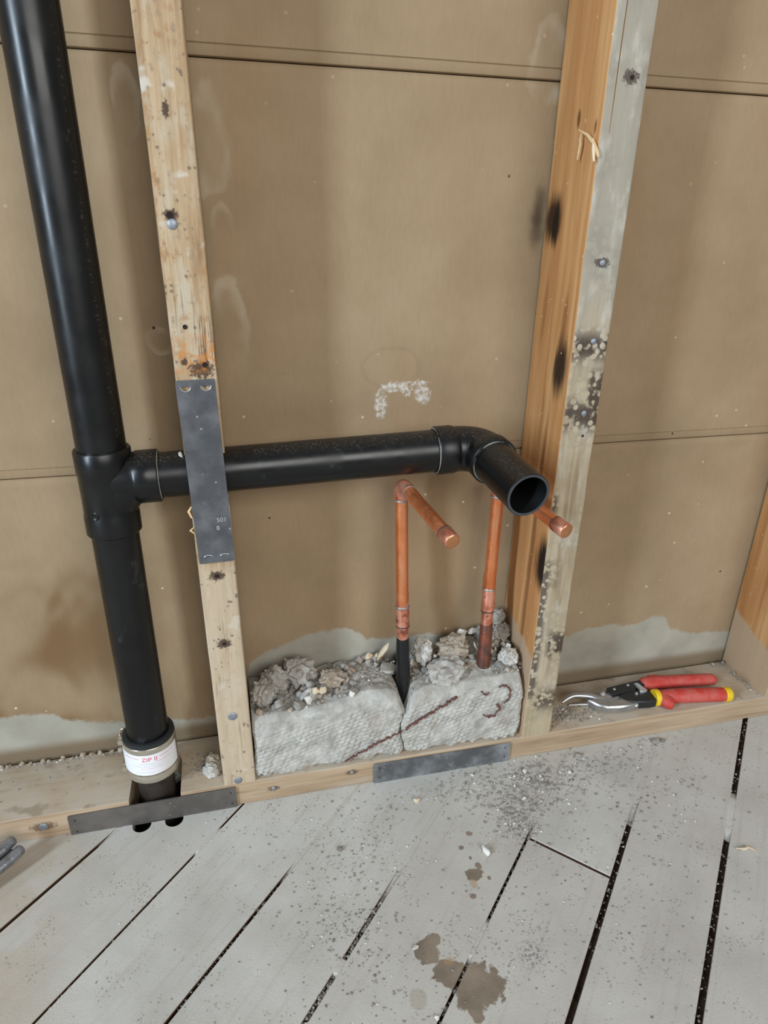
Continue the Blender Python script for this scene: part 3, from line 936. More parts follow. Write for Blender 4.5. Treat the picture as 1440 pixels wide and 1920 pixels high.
# ------------------------------------------------------------------ black drain
RP = .0242; RH = .0280
def stack_at(z): 
    t = (z - .1) / .85
    return Vector((-.0845 - .006 * t, .030 + .008 * t, z))
sd = (stack_at(.95) - stack_at(.1)).normalized()
drain = empty('drain_pipe', stack_at(.06), 'black plastic drain stack with tee, level arm, elbow and open stub end', 'pipe')
def stack_lathe(z0, prof): return lathe(stack_at(z0), sd, prof, 48)
mesh('upper_pipe', *stack_lathe(.435, [(0, RP), (1.5, RP)]), 'abs', drain, smooth=40)
mesh('lower_pipe', *stack_lathe(.078, [(0, RP), (.345, RP)]), 'abs', drain, smooth=40)
arm_d = Vector((1, 0, .028)).normalized()
tc = Vector((-.0870, stack_at(.44).y, .4415))
g = G()
g.add(*stack_lathe(.384, [(0, RP * .98), (0, RH - .0012), (.0012, RH), (.021, RH), (.0235, RH - .0008), (.045, RH - .0010), (.066, RH - .0008), (.0685, RH), (.0905, RH), (.0920, RH - .0010), (.0920, RP * .98)]))
g.add(*lathe(tc, arm_d, [(0, .0262), (.022, .0262), (.0285, .0268), (.0305, RH - .0006), (.0315, RH), (.0520, RH), (.0535, RH - .0010), (.0535, RP * .98)], 48))
# sanitary sweep below the branch
g.add(*sweep([tc + Vector((.0, 0, -.034)), tc + Vector((.004, 0, -.022)), tc + Vector((.012, 0, -.011)), tc + Vector((.022, 0, -.003)), tc + Vector((.030, 0, .0008))], [.0262, .0262, .0258, .0252, .0250], 36))
tee = g.build('tee_fitting', 'abs', drain, smooth=40)
# small moulded mark
mk = stack_at(.413) + Vector((-.012, -.0265, -.002))
v, f = lathe(mk + Vector((0, .0025, 0)), Vector((-.45, -1, 0)), [(0, .0042), (.0006, .0046), (.0012, .0036), (.0006, .0022)], 18)
tag(mesh('moulded_boss', v, f, 'abs', tee, smooth=50), 'small round moulding mark')
def ring(p, d, r, w, mat, name, parent, h=.0007, n=48):
    pr = [(-w / 2, r - .0008), (-w / 2, r + h * .5), (0, r + h), (w / 2, r + h * .5), (w / 2, r - .0008)]
    return mesh(name, *lathe(p, d, pr, n, closed=True), mat, parent, smooth=60)
arm0 = tc + arm_d * .046
EX = .3220                     # corner of the elbow
arm_len = (EX - .050 - arm0.x) / arm_d.x
mesh('arm_pipe', *lathe(arm0, arm_d, [(0, RP), (arm_len + .02, RP)], 48), 'abs', drain, smooth=40)
ring(tc + arm_d * .0537, arm_d, RP + .0018, .0012, 'glue', 'glue_line', drain, .0006)
# elbow
corner = arm0 + arm_d * ((EX - arm0.x) / arm_d.x)
stub_end = Vector((.3320, -.0850, .4375))
sdir = (stub_end - corner).normalized()
RB = .030
pts = []
pa = corner - arm_d * RB; pb = corner + sdir * RB
for k in range(13):
    t = k / 12
    pts.append(pa * (1 - t) ** 2 + corner * 2 * t * (1 - t) + pb * t ** 2)
g = G()
g.add(*sweep(pts, .0262, 40))
hub0 = corner - arm_d * (RB + .024)
g.add(*lathe(hub0, arm_d, [(0, RP * .98), (0, RH - .001), (.0012, RH), (.0195, RH), (.0225, RH - .001), (.0245, .0262)], 48))
hub1 = corner + sdir * (RB - .008)
g.add(*lathe(hub1, sdir, [(0, .0262), (.002, RH - .001), (.0045, RH), (.0185, RH), (.0197, RH - .001), (.0197, RP * .98)], 48))
g.build('elbow_fitting', 'abs', drain, smooth=40)
ring(hub0 + arm_d * -.0004, arm_d, RP + .0019, .0012, 'glue', 'glue_line', drain, .0006)
s0 = hub1 + sdir * .0199
ring(s0, sdir, RP + .0012, .0013, 'glue', 'glue_line', drain, .0006)
sl = (stub_end - hub1).length
ri = .0204
stub = mesh('stub_pipe', *lathe(hub1 + sdir * .004, sdir, [(0, RP), (sl - .0046, RP), (sl - .0040, RP - .0006), (sl - .0040, ri + .0004), (sl - .0046, ri), (0, ri)], 56, closed=True), 'abs', drain, smooth=40)
stub.data.materials.append(mat_plain('pipe_bore', lin(8, 8, 8), 0.6, spec=0.2))
for p_ in stub.data.polygons:
    q_ = Vector(p_.center) - hub1; q_ = q_ - sdir * q_.dot(sdir)
    if q_.length < ri + .0002: p_.material_index = 1
# pale worn rim on the cut end
mesh('cut_end', *lathe(stub_end, sdir, [(-.0003, ri + .0003), (.0001, ri + .0006), (.0001, RP - .0008), (-.0003, RP - .0005)], 56, closed=True), mat_plain('cut_abs', lin(62, 66, 72), 0.5, var=0.4, vs_=120), drain, smooth=40)
# illegible line of print on the right of the stack
g = G()
zc = .49
ax_u = Vector((math.cos(math.radians(-38)), math.sin(math.radians(-38)), 0)); 
while zc < .95:
    w = random.choice([.002, .003, .0042, .0042, .006]); hgt = random.uniform(.0028, .0042)
    if random.random() < .82:
        for k in range(random.choice([1, 2, 2, 3])):
            a0 = -34 - random.uniform(0, 5); a1 = a0 - math.degrees(hgt / RP) * random.uniform(.25, .9)
            zz = zc + random.uniform(0, w * .6); ww = random.choice([.0006, .0008, w * .5])
            c = stack_at(zz)
            q = []
            for aa, zq in ((a0, zz), (a1, zz), (a1, zz + ww), (a0, zz + ww)):
                q.append(stack_at(zq) + Vector((math.cos(math.radians(aa)), math.sin(math.radians(aa)), 0)) * (RP + .00012))
            g.add(q, [(0, 1, 2, 3)])
    zc += w + random.choice([.0008, .0012, .003])
tag(g.build('printed_line', 'faintink', drain), 'faint line of illegible grey print')

# iron pipe below and shielded coupling
iron = tag(mesh('iron_pipe', *lathe((-.0835, .0295, -.30), (0, 0, 1), [(0, .0222), (.372, .0222)], 36), 'iron', smooth=40), 'dark old iron pipe coming up through the floor below the drain coupling', 'pipe')
cpl = empty('pipe_coupling', stack_at(.058), 'stainless shielded rubber coupling with white sticker at the foot of the drain stack', 'coupling')
RC = .0292
cz0 = .0585
mesh('rubber_sleeve', *lathe(stack_at(cz0), sd, [(0, .0228), (0, RC - .0008), (.001, RC), (.0515, RC), (.0530, RC + .0014), (.0560, RC + .0012), (.0575, RC - .0008), (.0575, RP + .0004), (.04, RP + .0004)], 48, closed=True), 'rubber', cpl, smooth=40)
band = mesh('steel_band', *lathe(stack_at(cz0 + .001), sd, [(0, RC + .0002), (0, RC + .0016), (.0010, RC + .0019), (.0080, RC + .0019), (.0090, RC + .0012), (.0100, RC + .0012), (.0110, RC + .0019), (.040, RC + .0019), (.041, RC + .0013), (.042, RC + .0013), (.043, RC + .0019), (.0500, RC + .0019), (.0508, RC + .0014), (.0508, RC + .0002)], 56, closed=True), 'stainless', cpl, smooth=40)
def on_band(ang, z, off=.0023):
    return stack_at(z) + Vector((math.sin(ang), -math.cos(ang), 0)) * (RC + off)
# sticker: angles measured from straight ahead, positive to the right
sv, sf = [], []
NA = 40
A0, A1 = math.radians(-78), math.radians(76)
SZ0, SZ1 = cz0 + .0145, cz0 + .0445
for k in range(NA + 1):
    a = A0 + (A1 - A0) * k / NA
    for z, o_ in ((SZ0, .0020), (SZ1, .0020), (SZ1, .0023), (SZ0, .0023)): sv.append(on_band(a, z, o_))
for k in range(NA):
    for j in range(4):
        a, c = k * 4, k * 4 + 4; j2 = (j + 1) % 4
        sf.append((a + j, a + j2, c + j2, c + j))
sf += [(0, 1, 2, 3), (NA * 4, NA * 4 + 1, NA * 4 + 2, NA * 4 + 3)]
sticker = mesh('sticker', sv, sf, 'sticker', cpl, smooth=40)
wrap = lambda zc, ac=0.0: (lambda c: on_band(ac + c.x / (RC + .0023), zc + c.y, .0024 + c.z))
text_mesh('sticker_print', 'ZIP II', .0085, 'redink', sticker, wrap(SZ0 + .0235, .06), .00008)
def bars(a0, a1, z, h, mat, gap=.5):
    g = G(); a = a0
    while a < a1:
        w = random.uniform(.02, .07)
        q = [on_band(a, z, .00242), on_band(min(a + w, a1), z, .00242), on_band(min(a + w, a1), z + h, .00242), on_band(a, z + h, .00242)]
        g.add(q, [(0, 1, 2, 3)]); a += w + random.uniform(.015, .03)
    g.build('fine_print', mat, sticker)
bars(-1.0, -.32, SZ0 + .0240, .0022, 'pinkink'); bars(.44, 1.05, SZ0 + .0240, .0022, 'pinkink')
bars(.30, .95, SZ0 + .0180, .0014, 'pinkink'); bars(-.35, .25, SZ0 + .0165, .0013, 'greyink'); bars(-.6, .6, SZ0 + .0130, .0010, 'greyink'); bars(-.3, .5, SZ0 + .0095, .0010, 'pinkink'); bars(-.5, .2, SZ0 + .004, .0010, 'greyink')
# clamp screws on the left
for z in (cz0 + .0050, cz0 + .0465):
    hp = on_band(math.radians(-98), z, .0035)
    g = G()
    g.add(*lathe(hp + Vector((-.0005, -.009, 0)), (0, 1, 0), [(0, .0036), (.004, .0036), (.004, .0026), (.018, .0026)], 12))
    g.add(*box(hp.x - .004, hp.x + .003, hp.y - .003, hp.y + .009, hp.z - .0045, hp.z + .0045))
    g.build('clamp_screw', 'stainless', cpl, smooth=40)
g = G()
for z in (cz0 + .058,):
    hp = on_band(math.radians(-100), z, .001)
    g.add(*sweep([hp + Vector((-.004, 0, -.012)), hp + Vector((-.0045, 0, -.004)), hp + Vector((-.002, 0, .001)), hp + Vector((.0008, 0, .0022))], .0012, 8))
g.build('band_tail', 'stainless', cpl, smooth=60)

# ------------------------------------------------------------------ copper supply lines
RCU = .00795; RF = .0090
def copper(name, label, top, mids, cap_end, low_mat, coup, lowlabel):
    """top: elbow centre; mids: points down the riser (z of changes); cap_end: centre of the cap face"""
    base = mids[-1]
    e = empty(name, base, label, 'pipe')
    top = Vector(top); cap_end = Vector(cap_end); mids = [Vector(m) for m in mids]
    d = (cap_end - top).normalized()
    dn = (mids[0] - top).normalized()
    # elbow
    R_ = .0125
    pa = top + dn * R_; pb = top + d * R_
    pts = [pa * (1 - t) ** 2 + top * 2 * t * (1 - t) + pb * t * t for t in [k / 10 for k in range(11)]]
    g = G(); g.add(*sweep(pts, RF, 24))
    g.add(*lathe(pa - dn * .001, dn, [(0, RF), (.0085, RF), (.0095, RF - .0006), (.0095, RCU)], 28))
    g.add(*lathe(pb - d * .001, d, [(0, RF), (.0085, RF), (.0095, RF - .0006), (.0095, RCU)], 28))
    el = g.build('elbow', 'copper_pink', e, smooth=40)
    ring(pa + dn * .0088, dn, RCU + .0006, .0022, 'solder', 'solder_ring', el, .0008, 28)
    ring(pb + d * .0088, d, RCU + .0006, .0022, 'solder', 'solder_ring', el, .0008, 28)
    L = (cap_end - pb).length
    mesh('stub', *lathe(pb, d, [(0, RCU), (L - .006, RCU)], 28), 'copper', e, smooth=40)
    cap = mesh('end_cap', *lathe(cap_end - d * .0185, d, [(0, RCU), (0, RF - .0006), (.0008, RF), (.0172, RF + .0001), (.0182, RF - .0006), (.0185, RF - .0014)], 28), 'copper_pink', e, smooth=40)
    mesh('cap_face', *lathe(cap_end - d * .0006, d, [(0, RF - .0004), (.0006, RF - .0009), (.0009, RF - .0022), (.0009, .001)], 28), 'copper_bright', cap, smooth=50)
    ring(cap_end - d * .0185, d, RCU + .0004, .0016, 'flux', 'joint_line', cap, .0008, 28)
    # riser
    mesh('riser', *lathe(pa, dn, [(0, RCU), ((mids[0] - pa).length, RCU)], 28), 'copper', e, smooth=40)
    m0, m1 = mids[0], mids[1]
    dd = (m1 - m0).normalized(); LL = (m1 - m0).length
    c = mesh('coupling_sleeve', *lathe(m0 - dd * .002, dd, [(0, RCU), (0, RF - .0006), (.0006, RF), (coup, RF), (coup + .0006, RF - .0006), (coup + .0006, RCU)], 28), 'copper_pink', e, smooth=40)
    ring(m0 - dd * .002, dd, RCU + .0007, .0028, 'solder', 'solder_ring', c, .0008, 28)
    ring(m0 + dd * (coup - .001), dd, RCU + .0006, .0016, 'flux', 'joint_line', c, .0008, 28)
    mesh('fitting_neck', *lathe(m0 - dd * .0225, dd, [(0, RCU + .0001), (.0004, RCU + .0005), (.022, RCU + .0005), (.022, RCU)], 28), 'copper_pink', c, smooth=40)
    mesh('lower_tube', *lathe(m0, dd, [(0, RCU), (LL, RCU)], 28), 'copper_pink', e, smooth=40)
    d2 = (mids[2] - m1).normalized(); L2 = (mids[2] - m1).length
    pr = [(-.012, RCU + .0001), (-.004, RCU + .0006), (.006, RCU + .0010), (.02, RCU + .0006), (.035, RCU + .0011), (.05, RCU + .0014), (L2 - .004, RCU + .0004), (L2, RCU * .6)]
    pr = [(t, r) for t, r in pr if t <= L2]
    lo = mesh('buried_tube', *lathe(m1, d2, pr, 28), low_mat, e, smooth=60)
    lo['label'] = lowlabel
    return e
copper('copper_pipe', 'copper water pipe rising clear under the black drain arm, black-coated foot, capped stub', (.2372, .060, .4040), [(.2402, .050, .2360), (.2404, .043, .1850), (.2400, .026, .085)], (.2615, -.0640, .3820), 'tar', .026, 'black coated foot of the pipe')
copper('copper_pipe', 'copper water pipe half hidden behind the black stub end, brown corroded foot', (.3635, .060, .3990), [(.3602, .055, .2450), (.3570, .045, .1900), (.3495, .028, .110)], (.3955, -.0600, .3797), 'corroded', .030, 'corroded brown foot of the pipe')

# ------------------------------------------------------------------ mortar blocks with lath print
XB0, XB1 = .0405, .4015
_fx = np.array([.038, .06, .09, .137, .165, .19, .215, .232, .245, .262, .30, .334, .36, .398, .41])
_fz = np.array([.132, .130, .126, .130, .138, .143, .140, .128, .126, .136, .137, .139, .137, .138, .132])
def top_front(x): return np.interp(x, _fx, _fz)
def top_at(x, y):
    """height of the broken top of the blocks"""
    x = np.asarray(x, float); y = np.asarray(y, float)
    back = np.interp(x, [.04, .10, .16, .21, .25, .30, .35, .39, .41], [.126, .126, .132, .134, .132, .142, .150, .150, .142])
    t = np.clip(y / .085, 0, 1)
    z = top_front(x) * (1 - t) + back * t
    return z + .0022 * vn(x * 90, y * 90, 3) + .0012 * vn(x * 260, y * 260, 4)
def crack_x(z): return .2335 + .0035 * np.sin(z * 60) + .0022 * vn(z * 120, 0 * z + 3.3, 9)
def lath(x, z):
    """rows of small pillow bumps pressed by diagonal metal lath"""
    a = math.radians(17)
    u = x * math.cos(a) + z * math.sin(a); w = -x * math.sin(a) + z * math.cos(a)
    u = u + .0010 * vn(x * 130, z * 130, 21); w = w + .0008 * vn(x * 140, z * 140, 22)
    row = np.floor(w / .0056)
    uu = (u / .0095 + .5 * np.mod(row, 2)); ww = w / .0056
    b = np.abs(np.sin(np.pi * uu)) ** .7 * np.abs(np.sin(np.pi * ww)) ** .7
    return b * (.75 + .5 * vn(x * 60, z * 60, 23))
def block(name, xl, xr, label, zone, seed, capround=.012, mat='mortar', nx=170):
    nf, nt = 92, 46
    rows = []
    U = np.linspace(0, 1, nx)
    yb = .0935
    for j in range(nf + nt):
        if j < nf:
            s = j / (nf - 1)
            z_n = H + .001 + s * (.137 - H)
            x = xl(z_n) * (1 - U) + xr(z_n) * U
            zb = H + .0006 + .0022 * np.clip(vn(x * 55, 0 * x, 31 + seed), 0, 1) + .0012 * np.clip(vn(x * 190, 0 * x, 33), 0, 1)
            zt = top_front(x)
            z = zb + s * (zt - zb)
            hgt = lath(x, z)
            k = zone(x, z)
            y = .0040 - .0034 * hgt * k - .0012 * vn(x * 28, z * 28, 5 + seed) - .0007 * vn(x * 210, z * 210, 6) * (1 - .4 * k) - .0016 * vn(x * 75, z * 75, 7)
            # round the top edge back
            dtop = np.clip(1 - (zt - z) / (capround * (1 + .5 * vn(x * 40, 0 * x, 8))), 0, 1)
            y = y + .010 * dtop ** 2.2
            # crumbling foot
            foot = np.clip(1 - (z - zb) / .006, 0, 1)
            y = y + .0035 * foot * (1 + vn(x * 150, 0 * x, 12))
        else:
            s = (j - nf + 1) / nt
            x = xl(.135) * (1 - U) + xr(.135) * U
            y0 = .0135
            y = y0 + (yb - y0) * s + 0 * x
            z = top_at(x, y)
            z = z * min(1, s * 5) + (top_front(x)) * (1 - min(1, s * 5))
        # soften the ends
        e = np.clip(1 - np.minimum(x - x[0], x[-1] - x) / .006, 0, 1) ** 2
        y = y + (.0035 * e if j < nf else 0)
        rows.append([(float(a), float(c), float(d)) for a, c, d in zip(x, y, z)])
    x = np.array([q[0] for q in rows[0]])
    rows.append([(float(a), yb, H + .0006) for a in x])
    v, f = [], []
    for r in rows: v += r
    m = len(rows)
    for j in range(m):
        j2 = (j + 1) % m
        for i in range(nx - 1):
            f.append((j * nx + i, j * nx + i + 1, j2 * nx + i + 1, j2 * nx + i))
    f.append(tuple(j * nx for j in range(m))); f.append(tuple(j * nx + nx - 1 for j in range(m)))
    o = mesh(name, v, f, mat, None, smooth=70)
    return tag(o, label, 'mortar block')
sst = lambda v, a, b: np.clip((v - a) / (b - a), 0, 1) ** 2 * (3 - 2 * np.clip((v - a) / (b - a), 0, 1))
zoneL = lambda x, z: sst(top_front(x) - z, .014, .026) * (.35 + .65 * sst(vn(x * 30, z * 30, 40) + .55, .0, .5)) * (1 - .8 * np.exp(-((x - .137 - (z - .09) * .3) / .010) ** 2))
zoneR = lambda x, z: sst(top_front(x) - z, .010, .020) * (.30 + .70 * sst(vn(x * 32, z * 32, 41) + .45, 0, .5)) * (1 - .75 * np.exp(-((z - .075 - (x - .33) * .1) / .012) ** 2) * sst(x, .30, .33))
block_l = block('mortar_block', lambda z: XB0 + .0008 * math.sin(z * 90), lambda z: crack_x(z) - .0006 - .010 * max(0, (z - .108) / .03) ** 1.5, 'grey mortar block with lath print, left of the vertical crack and beside the pale stud', zoneL, 0)
block_r = block('mortar_block', lambda z: crack_x(z) + .0006 + .010 * max(0, (z - .108) / .03) ** 1.5, lambda z: XB1 - .006 * math.exp(-((z - H) / .012) ** 2) - .004 * math.exp(-((z - .137) / .02) ** 2), 'grey mortar block with rust streak, right of the vertical crack', zoneR, 7)
# rusty lath strands in the faces
def strand(parent, pts, n, r, jit):
    P = []
    for i in range(n + 1):
        t = i / n * (len(pts) - 1); k = min(int(t), len(pts) - 2); t -= k
        x = pts[k][0] * (1 - t) + pts[k + 1][0] * t; z = pts[k][1] * (1 - t) + pts[k + 1][1] * t
        P.append((x + random.uniform(-jit, jit) * .5, -.0002 + random.uniform(-.0007, .0012), z + random.uniform(-jit, jit)))
    return mesh('rusty_strand', *sweep(P, [r * random.uniform(.5, 1.4) for _ in P], 6), 'rust', parent, smooth=60)
strand(block_l, [(.155, .0440), (.19, .0620), (.2295, .0790)], 48, .0013, .0017)
strand(block_r, [(.2355, .0820), (.262, .0990), (.290, .1140), (.3040, .1225)], 48, .0014, .0017)
strand(block_r, [(.362, .128), (.372, .130), (.380, .120), (.378, .106), (.372, .100)], 20, .0012, .0016)
strand(block_r, [(.345, .086), (.352, .080), (.360, .082), (.368, .092), (.362, .100)], 16, .0014, .0016)
strand(block_r, [(.338, .126), (.345, .118), (.350, .122)], 8, .0010, .0014)

# ------------------------------------------------------------------ rubble
def clump(seed, n=3, amp=.34, sc=1.9):
    bm = bmesh.new(); bmesh.ops.create_icosphere(bm, subdivisions=n, radius=1.0)
    o = Vector((seed * 3.7, seed * 1.3, 0))
    for v in bm.verts:
        c = v.co.copy()
        h = amp * mnoise.noise(c * sc + o) + amp * .8 * mnoise.noise(c * sc * 2.4 + o) + amp * .45 * abs(mnoise.noise(c * sc * 5.0 + o))
        v.co = c * (1 + h)
    me = bpy.data.meshes.new('clump'); bm.to_mesh(me); bm.free()
    me.polygons.foreach_set('use_smooth', [True] * len(me.polygons)); me.set_sharp_from_angle(angle=math.radians(35))
    return me
def shard(seed, n=14):
    r = random.Random(seed); bm = bmesh.new()
    for _ in range(n):
        v = Vector((r.gauss(0, 1), r.gauss(0, 1), r.gauss(0, 1))).normalized() * r.uniform(.75, 1.05); bm.verts.new(v)
    res = bmesh.ops.convex_hull(bm, input=bm.verts)
    bmesh.ops.delete(bm, geom=list(set(res['geom_interior'] + res['geom_unused'])), context='VERTS') if res['geom_interior'] or res['geom_unused'] else None
    bmesh.ops.bevel(bm, geom=list(bm.edges), offset=.06, segments=1, affect='EDGES')
    me = bpy.data.meshes.new('shard'); bm.to_mesh(me); bm.free()
    return me
CL = [clump(s, 4) for s in range(5)]; CS = [clump(s + 20, 2, .25, 1.6) for s in range(4)]; SH = [shard(s) for s in range(8)]
def rock(name, me, loc, size, mat, label, cat, group=None, rot=None, parent=None):
    me2 = me
    key = (me.name, mat)
    if key not in rock.cache:
        m = me.copy(); m.materials.clear(); m.materials.append(MAT[mat]); rock.cache[key] = m
    o = bpy.data.objects.new(name, rock.cache[key])
    o.location = loc; o.scale = size if isinstance(size, tuple) else (size, size, size)
    o.rotation_euler = rot or (random.uniform(-.5, .5), random.uniform(-.5, .5), random.uniform(0, 6.28))
    C.objects.link(o)
    return tag(o, label, cat, group)
rock.cache = {}
def rest(me, x, y, size, rot, sink=.25):
    """z so that the lowest point of the turned mesh sinks a little into the block top"""
    from mathutils import Euler
    R_ = Euler(rot).to_matrix()
    s = Vector(size)
    mz = min((R_ @ Vector((v.co.x * s.x, v.co.y * s.y, v.co.z * s.z))).z for v in me.vertices)
    return float(top_at(x, y)) - mz - sink * min(size)
big = [
    ('mortar_lump', CL[0], (.1050, .068), (.0200, .017, .0185), 'mortar_clump', 'largest clumpy grey mortar lump against the wall boards'),
    ('mortar_lump', CL[1], (.0735, .060), (.0165, .016, .0165), 'mortar_clump', 'clumpy grey mortar lump beside the largest lump, second from the pale stud'),
    ('mortar_lump', CL[2], (.0570, .032), (.0135, .014, .0160), 'mortar_clump', 'grey mortar lump touching the pale stud, foremost of the clumpy ones'),
    ('mortar_lump', CL[3], (.2735, .060), (.0140, .012, .0190), 'mortar_white', 'pale mortar lump standing just right of the black-coated copper foot'),
    ('mortar_lump', CL[4], (.3170, .062), (.0210, .019, .0140), 'mortar_brown', 'low brownish mortar lump left of the corroded copper foot'),
    ('mortar_lump', CL[1], (.3860, .030), (.0130, .012, .0110), 'mortar_white', 'rounded pale mortar lump right of the corroded copper foot'),
    ('mortar_lump', CL[0], (.1480, .052), (.0170, .015, .0080), 'mortar_brown', 'flat sandy brown mortar lump behind the cream chips'),
    ('mortar_slab', SH[1], (.1110, .036), (.0190, .007, .0090), 'mortar_white', 'smooth flat mortar slab leaning in front of the largest lump'),
    ('mortar_slab', CL[2], (.2970, .026), (.0270, .020, .0105), 'mortar', 'wedge of mortar lying loose on the block between the copper pipes'),
    ('mortar_slab', SH[2], (.2260, .060), (.0160, .016, .0050), 'mortar', 'thin mortar slab lying behind the black-coated copper foot'),
]
for name, me, (x, y), size, mat, label in big:
    rot = {'mortar_slab': (.35, -.25, .2)}.get(name, (random.uniform(-.3, .3), random.uniform(-.3, .3), random.uniform(0, 6.28)))
    if 'leaning' in label: rot = (.2, -.45, .1)
    if 'wedge' in label: rot = (.12, -.1, .35)
    if 'thin' in label: rot = (.1, .25, .5)
    rock(name, me, (x, y, rest(me, x, y, size, rot)), size, mat, label, 'rubble', 'loose mortar pieces on the block', rot)
# raised lumps by the right stud, piled on each other
for x, y, z, s, k, lab in [(.3895, .084, .1830, .0105, 3, 'topmost small grey lump piled against the orange stud'), (.3930, .074, .1630, .0120, 2, 'grey lump under the topmost one by the orange stud'),
                           (.3830, .0855, .1640, .0090, 0, 'grey lump right behind the corroded copper foot'), (.3660, .084, .1600, .0090, 1, 'small lump hidden behind the corroded copper foot')]:
    rock('mortar_lump', CL[k], (x, y, z), (s, s * .9, s), 'mortar_clump', lab, 'rubble', 'loose mortar pieces on the block')
# pale chips
chips = [
    ('plaster_chip', SH[0], (.3380, .084, .1650), (.0100, .006, .0085), 'white', 'left one of two white plaster chips behind the corroded copper foot', (.2, .3, .2)),
    ('plaster_chip', SH[5], (.3530, .084, .1625), (.0085, .006, .0075), 'white', 'right one of two white plaster chips behind the corroded copper foot', (.5, -.2, .4)),
    ('plaster_chip', SH[4], (.3935, .049, .1530), (.0065, .004, .0110), 'white', 'upright cream white chip between the corroded copper foot and the stud', (.1, .15, .2)),
    ('plaster_chip', SH[6], (.3750, .050, .1500), (.0022, .004, .0120), 'white', 'thin upright white chip just right of the corroded copper foot', (.1, -.05, .2)),
    ('plaster_chip', SH[2], (.3470, .055, .1600), (.0020, .004, .0135), 'white', 'narrow white chip leaning on the corroded copper foot', (.1, -.45, .2)),
    ('plaster_chip', SH[7], (.2225, .076, .1540), (.0035, .006, .0200), 'cream', 'long pale chip standing behind the black-coated copper foot', (.1, .55, .2)),
    ('plaster_chip', SH[3], (.2045, .085, .1420), (.0075, .006, .0055), 'cream', 'square cream chip by the wall, left one of two', (.1, .1, .2)),
    ('plaster_chip', SH[5], (.2160, .085, .1410), (.0060, .006, .0050), 'cream', 'square cream chip by the wall, right one of two', (.1, -.1, .3)),
    ('plaster_chip', SH[1], (.1105, .015, .1385), (.0065, .006, .0070), 'white', 'white chip with rusty tint in front of the smooth flat slab', (.3, .2, .2)),
    ('plaster_chip', SH[6], (.1230, .030, .1400), (.0065, .006, .0070), 'cream', 'cream chip right of the smooth flat slab, duller one of the pair', (.3, .5, .2)),
    ('plaster_chip', SH[0], (.1320, .029, .1390), (.0070, .006, .0065), 'cream', 'cream chip right of the smooth flat slab, brighter one of the pair', (.5, -.4, .9)),
    ('plaster_chip', SH[4], (.1660, .012, .1425), (.0060, .005, .0050), 'white', 'small pale chip at the front edge of the left block', (.5, .1, .9)),
    ('plaster_chip', SH[2], (.2830, .035, .1430), (.0050, .005, .0085), 'cream', 'tan chip between the copper feet beside the loose wedge', (.3, .2, .2)),
    ('plaster_chip', SH[7], (.2900, .056, .1500), (.0042, .004, .0040), 'white', 'tiny round white chip between the copper feet', (.3, .2, .2)),
]
for name, me, loc, size, mat, label, rot in chips: rock(name, me, loc, size, mat, label, 'chip', 'pale chips on the block', rot)
# countable crumbs
cr = random.Random(5)
zones = [(.046, .118, .012, .088, 62, .0034, .0078, .012), (.118, .175, .012, .088, 46, .0022, .0052, .004), (.165, .228, .060, .090, 34, .0025, .0060, .005),
         (.246, .300, .020, .088, 44, .0028, .0070, .008), (.300, .346, .030, .090, 30, .0025, .0060, .009), (.360, .402, .015, .090, 60, .0030, .0078, .016)]
names = ['crumb of grey mortar in the heap beside the pale stud', 'crumb of grey mortar scattered in front of the sandy brown lump', 'crumb of grey mortar along the wall behind the left block',
         'crumb of grey mortar between the two copper feet', 'crumb of grey mortar around the low brownish lump', 'crumb of grey mortar in the heap beside the orange stud']
for zi, (x0, x1, y0, y1, n, s0, s1, pile) in enumerate(zones):
    for _ in range(n):
        x, y = cr.uniform(x0, x1), cr.uniform(y0, y1)
        if (x - .2402) ** 2 + (y - .034) ** 2 < .012 ** 2 or (x - .352) ** 2 + (y - .035) ** 2 < .012 ** 2: continue
        s = cr.uniform(s0, s1) * (0.8 + .4 * cr.random()); me = cr.choice(CS + SH)
        z = float(top_at(x, y)) + s * .35 + pile * cr.random() ** 2 * (y - y0) / (y1 - y0)
        rock('mortar_crumb', me, (x, y, z), (s, s * cr.uniform(.7, 1.1), s * cr.uniform(.6, 1.0)), 'rubble', names[zi], 'rubble', names[zi].replace('crumb of grey mortar', 'crumbs'), (cr.uniform(-1, 1), cr.uniform(-1, 1), cr.uniform(0, 6)))

# stones along the foot of the wall at the left, and by the stud
for i in range(15):
    x = -.295 + i * .0125 + cr.uniform(-.003, .003)
    s = cr.uniform(.0022, .0050)
    rock('pebble', cr.choice(CS + SH), (x, .0930 + cr.uniform(-.002, .001), H + s * .3), s, 'mortar_brown', 'small grey stone in the gap along the wall behind the drain stack', 'stone', 'stones in the gap at the wall')
rock('mortar_lump', CL[3], (-.0160, .022, H + .0075), (.0095, .008, .0085), 'mortar_white', 'pale crumbly lump on the bottom plate just left of the pale stud', 'rubble')
rock('mortar_lump', CL[2], (-.0130, .040, H + .0070), (.0105, .010, .0075), 'mortar_brown', 'brown crumbly lump behind the pale one, left of the pale stud', 'rubble')
rock('mortar_lump', CS[1], (-.0060, .030, H + .0050), (.0075, .007, .006), 'mortar_brown', 'small brown lump squeezed against the left side of the pale stud', 'rubble')
for x, y, s, lab in [(.797, .086, .006, 'small pale stone in the corner below the brown stud'), (.798, .060, .0035, 'tiny pale stone in front of the brown stud foot, nearer the snips'), (.780, .088, .0045, 'tiny stone by the wall left of the brown stud')]:
    rock('pebble', SH[5], (x, y, H + s * .55), (s, s * .8, s * .7), 'grit', lab, 'stone')
